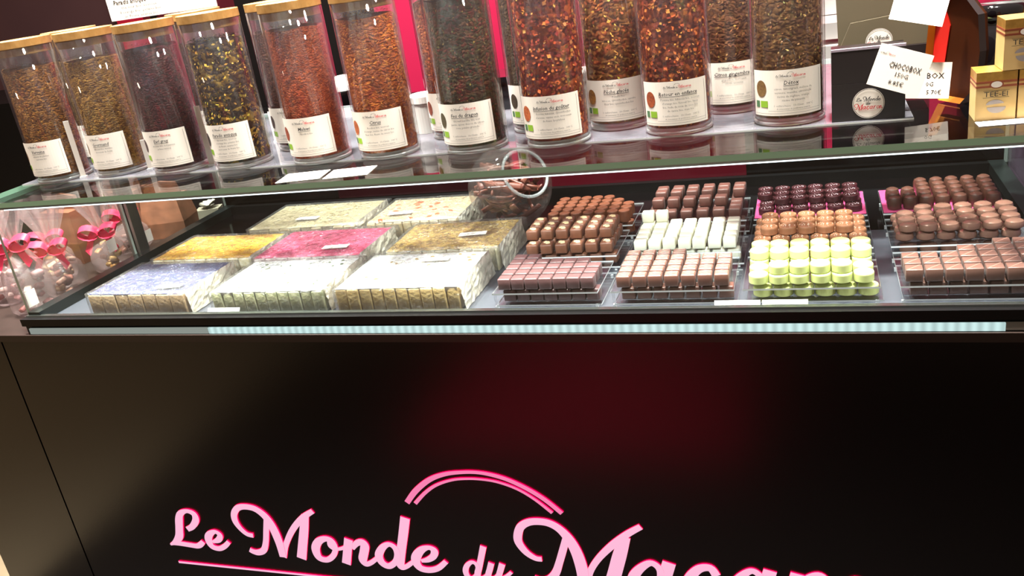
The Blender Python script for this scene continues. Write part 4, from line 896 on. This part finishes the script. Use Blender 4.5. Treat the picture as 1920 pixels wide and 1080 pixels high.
# gold tea boxes
M_tan = P('cream_gold_carton', (222, 190, 128), .42, c2=(214, 180, 116), scale=30)
M_goldtop = P('gold_carton_top', (166, 124, 54), .35, metal=.5, c2=(188, 146, 70), scale=120)
M_brown = P('brown_stripe', (126, 58, 30), .5)
M_steelprint = P('grey_print', (150, 142, 140), .5)
def tee(x, y, z, rz, label):
    t = thing('tea_carton', label, 'box', (x, y, z), rz, 'small gold tea-egg cartons')
    W, D, H = .0225, .0225, .060
    MB().box(-W, W, -D, D, 0, H - .014).build('carton', M_tan, t)
    MB().box(-W, W, -D, D, H - .014, H).build('carton_top', M_goldtop, t)
    for q in (0, 1): MB().box(-W - .0002, W + .0002, -D - .0002, D + .0002, H - .019 + q * .0055, H - .0165 + q * .0055).build('stripe', M_brown, t)
    mb = MB()
    for r, m, yy in ((.0078, 0, -.0004), (.0062, 1, -.0006)):
        k = len(mb.v); mb.v.append((0, -D + yy, H - .0155))
        for i in range(20): a = 6.2832 * i / 20; mb.v.append((r * math.cos(a), -D + yy, H - .0155 + r * .62 * math.sin(a)))
        for i in range(20): mb.face((k, k + 1 + i, k + 1 + (i + 1) % 20), m)
    mb.build('emblem', [M_brown, M_white], t)
    mb = MB(); put_text(mb, 'TEE-EI', 0, .0325, .0088, fl(-D - .0004), sx=1.15)
    for (u0, u1, v0, v1) in ((-.0145, .0145, .0283, .0287), (-.0145, .0145, .0368, .0372)): mb.quad((u0, -D - .0004, v0), (u1, -D - .0004, v0), (u1, -D - .0004, v1), (u0, -D - .0004, v1))
    mb.build('printed_text', M_ink, t)
    mb = MB(); N = 16
    for (cx, cz, rx, rz_, a0, a1) in ((.001, .0165, .0105, .0075, math.pi, 2 * math.pi), (-.0005, .0185, .0105, .0072, .35, 3.0)):
        k = len(mb.v)
        for i in range(N + 1): a = a0 + (a1 - a0) * i / N; mb.v.append((cx + rx * math.cos(a), -D - .0004, cz + rz_ * math.sin(a)))
        mb.face(tuple(range(k, k + N + 1)))
    mb.build('printed_picture', M_steelprint, t)
    return t
tee(.2165, 1.243, ZT + .0003, 0, 'gold tea-egg carton, lower left of the stack of three')
tee(.2635, 1.243, ZT + .0003, 0, 'gold tea-egg carton, lower right of the stack of three')
tee(.2440, 1.243, ZT + .0609, R(2), 'gold tea-egg carton, topmost of the stack of three')
fc = thing('price_card', 'white card lying flat in front of the gold cartons', 'price card', (.236, 1.205, ZT + .0003), R(3))
MB().box(-.042, .042, -.012, .012, 0, .0006).build('card', M_white, fc)
# black jar and its neighbours
bj = thing('ceramic_jar', 'glossy black ceramic jar behind the gold cartons', 'jar', (.258, 1.478, ZT + .0003))
M_gloss = P('black_glaze', (14, 12, 14), .08, coat=.5)
MB().lathe([(0, 0), (.044, 0), (.048, .006), (.048, .060), (.042, .076), (.034, .083), (.034, .088)], 36).build('jar_body', M_gloss, bj, smooth=True)
MB().lathe([(.0345, .0885), (.037, .090), (.037, .104), (.033, .110), (0, .111)], 36).build('jar_lid', M_gloss, bj, smooth=True)
wl = thing('lamp_shade', 'white drum shade standing above the black jar at top right', 'lamp', (.300, 1.570, ZT + .0003))
MB().lathe([(0, 0), (.02, 0), (.02, .004), (.005, .008), (.005, .125)], 20).build('stem', M_alu, wl, smooth=True)
MB().lathe([(.062, .118), (.062, .19), (.060, .19), (.060, .118), (.062, .118)], 36).build('shade', M_whitegloss, wl, smooth=True)
yb = thing('yellow_pouch', 'yellow sachet standing at the far right behind the gold cartons', 'pouch', (.345, 1.50, ZT + .0003))
mb = MB(); mb.prism([(-.022, 0), (.022, 0), (.020, .055), (.024, .100), (-.024, .100), (-.020, .055)], -.006, .006, 1); mb.build('sachet', P('yellow_sachet', (236, 180, 30), .4, c2=(216, 140, 20), scale=60), yb)
MB().box(-.023, .023, -.0065, .0065, .1002, .108).build('seal', P('sachet_seal', (240, 200, 80), .4), yb)

# ---------------------------------------------------------------- behind the jars
def canister(x, y, label, h=.066, r=.026):
    t = thing('white_canister', label, 'canister', (x, y, ZS + .0003))
    MB().lathe([(0, 0), (r, 0), (r, h * .76), (r * .96, h * .78), (0, h * .78)], 32).build('body', P('pale_grey_tin', (196, 194, 188), .35), t, smooth=False)
    MB().lathe([(0, h * .785), (r * 1.02, h * .785), (r * 1.04, h * .8), (r * 1.04, h * .96), (r * .96, h), (0, h)], 32).build('lid', P('white_tin_lid', (222, 220, 214), .35), t, smooth=False)
canister(-.640, 1.437, 'pale grey tin canister between the orange and the green tea jar')
canister(-.352, 1.452, 'pale grey tin canister behind the golden herb jar', .078)
dk = thing('black_case', 'low black case behind the jars beside the pink wall', 'case', (-.56, 1.62, ZS + .0003))
MB().box(-.05, .09, -.05, .05, 0, .050).build('body', M_gloss, dk); MB().box(-.052, .092, -.052, .052, .0502, .060).build('cover', M_gloss, dk)
cp = thing('white_cup', 'white lidded bowl seen between the rust and orange jars', 'bowl', (-1.06, 1.93, 1.07))
MB().lathe([(0, 0), (.03, 0), (.05, .03), (.056, .10), (.056, .104)], 28).build('bowl', M_gloss, cp, smooth=True)
MB().lathe([(.058, .1045), (.058, .112), (.045, .124), (.02, .134), (0, .136)], 28).build('lid', M_whitegloss, cp, smooth=True)
bk = thing('back_counter', 'dark work counter behind the display case', 'counter', (-.4, 2.15, 0))
MB().box(-1.6, 1.6, -.28, .28, 0, 1.04).build('body', M_wallblack, bk); MB().box(-1.62, 1.62, -.30, .29, 1.041, 1.068).build('worktop', M_black, bk)
sh = thing('wall_shelf', 'white lit-looking shelf unit on the pink wall at right', 'shelf', (.16, 2.28, 1.0685))
for z0, z1, y0 in ((0, .05, -.10), (.062, .098, -.08)): MB().box(-.14, .14, y0, .10, z0, z1).build('shelf_block', M_whitegloss, sh)
MB().box(-.14, -.05, .06, .10, .100, .19).build('frame', M_whitegloss, sh)
# information board at top left
ib = thing('information_card', 'white printed tea information card above the left jars', 'sign', (-1.30, 1.62, ZS + .0003), R(4))
mb = MB().box(-.100, .155, -.001, .001, .252, .40); mb.build('card', M_white, ib)
MB().box(-.008, .008, .001, .006, 0, .30).build('stand', M_black, ib)
MB().box(-.05, .05, -.03, .03, -.0003, .004).build('stand_foot', M_black, ib)
mb = MB()
put_text(mb, ('Paradis antique', .012, .18), -.045, .287, .013, fl(-.0014)); 
mb.build('printed_heading', M_ink, ib)
mb = MB()
for q, s in enumerate(('thé noir bio, écorces', 'd’orange bio, pétales bio', 'de fleurs, ananas bio')): put_text(mb, s, -.025, .276 - .009 * q, .0078, fl(-.0014), sx=1.3)
mb.build('printed_text', M_grey, ib)
mb = MB(); k = 0; mb.v.append((.055, -.0014, .318))
for i in range(18): a = 6.2832 * i / 18; mb.v.append((.055 + .017 * math.cos(a), -.0014, .318 + .02 * math.sin(a)))
for i in range(18): mb.face((0, 1 + i, 1 + (i + 1) % 18))
mb.build('picture_spot', P('brown_tea_picture', (96, 44, 32), .6, c2=(60, 28, 20), scale=200), ib)
# narrow white tags between the left jars, turned almost edge-on
for x, y, h, lab in ((-1.2760, 1.2785, .105, 'narrow white tag standing between the two leftmost jars'), (-1.1400, 1.3000, .055, 'short white tag between the second and third jar'),
                     (-1.0030, 1.2950, .105, 'narrow white tag between the dark jar and the leaf jar'), (-.965, 1.452, .058, 'white tag standing behind the rust red tea jar')):
    t = thing('shelf_tag', lab, 'tag', (x, y, ZS + .0003), R(20))
    MB().box(-.0048, .0048, -.0008, .0008, 0, h).build('card', M_white, t)
    MB().box(-.006, .006, -.004, .004, -.0003, .0025).build('clip', M_acredge, t)
# loose cards on the top glass
for x, y, rz, lab, s in ((-.752, 1.178, R(8), 'white price card lying on the glass, left of a pair', 'Thé en vrac'), (-.672, 1.183, R(8), 'white price card lying on the glass, right of a pair', 'Infusion 8.50€')):
    t = thing('price_card', lab, 'price card', (x, y, ZT + .0003), rz)
    MB().box(-.036, .036, -.026, .026, 0, .0006).build('card', M_white, t)
    mb = MB(); put_text(mb, s, 0, .008, .010, lambda a, b: (a, b, .0008), fit=.06); mb.build('printed_text', M_grey, t)
# price stickers on the side glass
for y, z, h, lab in ((1.160, .965, .030, 'white price sticker low on the side glass near the front corner'), (1.385, .985, .026, 'small white sticker on the side glass beside the ribbon bags'), (1.492, .967, .026, 'small white sticker on the side glass behind the post')):
    t = thing('glass_sticker', lab, 'sticker', (XL + .0034, y, z - h / 2))
    MB().box(0, .0006, -.012, .012, 0, h).build('card', M_white, t)

# ---------------------------------------------------------------- ribbon-tied sweet bags left of the case
M_cello = glass('cellophane', (.975, .97, .97), rough=.10, base=.09, bump=1.0, bscale=45.0, top=.8, haze=.13, haze_c=(235, 205, 205))
M_ribbon = P('pink_satin_ribbon', (232, 56, 92), .3, spec=.6)
def ribbon(mb, path, w, ax):
    k = len(mb.v); a = Vector(ax) * w / 2
    for p in path: mb.v += [tuple(Vector(p) - a), tuple(Vector(p) + a)]
    for i in range(len(path) - 1): mb.face((k + 2 * i, k + 2 * i + 1, k + 2 * i + 3, k + 2 * i + 2))
def bag(x, y, zb, r, top, label, sweets, rz, seed):
    z0 = .9064; H = zb - z0
    t = thing('sweet_bag', label, 'bag', (x, y, z0), rz, 'cellophane sweet bags with pink bows')
    rnd = random.Random(seed)
    pr = [(0, .001), (r * .8, .001), (r, .010), (r * 1.05, H * .35), (r * .92, H * .62), (r * .5, H * .86), (.008, H), (.010, H + .006), (r * .45, H + top * .4), (r * .8, H + top * .8), (r * .95, H + top)]
    ruf = lambda a, i: 1 + (.05 if i < 4 else .10 if i < 7 else .28) * math.sin((5 if i < 7 else 7) * a + seed + i * .4) * (0 if i == 0 else 1)
    MB().lathe(pr, 44, ruffle=ruf).build('bag', M_cello, t, smooth=True)
    ms = [P('sweet', c, .5, c2=tuple(int(v * .8) for v in c), scale=150) for c in sweets]
    for q in range(16):
        a = rnd.uniform(0, 6.28); rr = r * .62 * math.sqrt(rnd.random()); s = r * rnd.uniform(.26, .36)
        me = rbox('sweet', s * 1.5, s * 1.2, s * .8, s * .25, ms[q % len(ms)])
        o = link('sweet', me, t, (rr * math.cos(a), rr * math.sin(a), .004 + H * .62 * (q / 16)))
        o.rotation_euler = (rnd.uniform(-.5, .5), rnd.uniform(-.5, .5), rnd.uniform(0, 6))
    # bow
    b = link('bow', MB().lathe([(0, -.007), (.009, -.006), (.011, 0), (.009, .006), (0, .007)], 12).mesh('bow', M_ribbon, True), t, (0, -.008, H + .003)); b.rotation_euler = (0, 0, -rz + R(20))
    for s in (-1, 1):
        mb = MB(); path = []
        for i in range(13):
            a = math.pi * 2 * i / 12
            path.append((s * (.018 - .018 * math.cos(a)) * 1.15, -.006 - .004 * math.sin(a / 2), .012 * math.sin(a) + .006 * (1 - math.cos(a)) / 2))
        ribbon(mb, path, .018, (0, .9, .45)); mb.build('bow_loop', M_ribbon, b, smooth=True)
        mb = MB(); path = [(s * (.006 + .026 * u), -.009 - .006 * u, -.034 * u + .006 * math.sin(u * 5)) for u in [i / 7 for i in range(8)]]
        ribbon(mb, path, .016, (.6 * s, .2, .75)); mb.build('bow_tail', M_ribbon, b, smooth=True)
PK = ((206, 150, 150), (176, 110, 104), (220, 190, 180)); TN_ = ((196, 150, 84), (176, 122, 62), (214, 180, 110)); BRN = ((128, 74, 50), (104, 58, 40), (150, 96, 66))
bag(-1.452, 1.236, 1.045, .042, .075, 'pink sweet bag tied with a bow nearest the front corner', PK, .2, 1)
bag(-1.462, 1.330, 1.003, .040, .085, 'cellophane bag with big pink bow, second from the front', ((190, 140, 120), (206, 170, 140), (160, 100, 84)), -.3, 2)
bag(-1.548, 1.402, 1.000, .038, .090, 'cellophane bag of tan sweets, pink bow, at the outer edge', TN_, .5, 3)
bag(-1.450, 1.455, .993, .038, .070, 'cellophane bag of tan sweets with loop bow beside the post', TN_, -.1, 4)
bag(-1.500, 1.580, .990, .042, .080, 'brown sweet bag with pink bow behind the post', BRN, .3, 5)
bag(-1.568, 1.290, 1.010, .042, .085, 'cellophane bag with pink bow at the far left edge', PK, .9, 6)
def paper_bag(x, y, w, d, h, rz, label, c):
    t = thing('gift_bag', label, 'bag', (x, y, .9064), rz, 'brown gift bags left of the case')
    m = P('brown_paper', c, .6, c2=tuple(int(v * .85) for v in c), scale=30, bump=.5, bscale=40)
    mb = MB(); nz = 5
    for (e, z) in ((0, 0), (.002, h * .4), (-.002, h * .7), (-.006, h)):
        mb.v += [(-w / 2 - e, -d / 2 - e, z), (w / 2 + e, -d / 2 - e, z), (w / 2 + e, d / 2 + e, z), (-w / 2 - e, d / 2 + e, z)]
    mb.face((3, 2, 1, 0))
    for q in range(3):
        for i in range(4): j = (i + 1) % 4; mb.face((q * 4 + i, q * 4 + j, q * 4 + 4 + j, q * 4 + 4 + i))
    mb.face((12, 13, 14, 15)); mb.build('paper_body', m, t)
    mb = MB(); mb.prism([(-w / 2 + .004, h + .0005), (w / 2 - .004, h + .0005), (w / 2 - .012, h + .03), (0, h + .036), (-w / 2 + .010, h + .028)], -.004, .004, 1); mb.build('folded_top', m, t)
paper_bag(-1.470, 1.690, .10, .08, .095, .25, 'brown paper gift bag against the rear side glass', (150, 98, 72))
paper_bag(-1.620, 1.540, .11, .08, .120, -.1, 'tall brown paper gift bag behind the ribbon bags', (136, 84, 62))
paper_bag(-1.610, 1.720, .11, .07, .110, .1, 'brown paper gift bag in the far back corner of the ledge', (124, 76, 56))
rs = thing('ribbon_rosette', 'pale grey ribbon rosette at the rear of the side glass', 'rosette', (-1.432, 1.790, .9064), R(20))
MB().box(-.03, .03, -.02, .02, 0, .030).build('small_box', P('pale_paper', (170, 166, 146), .6), rs)
mr = P('pale_satin', (206, 204, 190), .35)
for i in range(9):
    a = i * .7; mb = MB(); path = [(.020 * math.sin(u * math.pi) * math.cos(a), .020 * math.sin(u * math.pi) * math.sin(a), .0305 + .018 * math.sin(u * math.pi * .9) * (1 - .06 * i)) for u in [q / 8 for q in range(9)]]
    ribbon(mb, path, .012, (-math.sin(a), math.cos(a), .1)); mb.build('ribbon_loop', mr, rs, smooth=True)
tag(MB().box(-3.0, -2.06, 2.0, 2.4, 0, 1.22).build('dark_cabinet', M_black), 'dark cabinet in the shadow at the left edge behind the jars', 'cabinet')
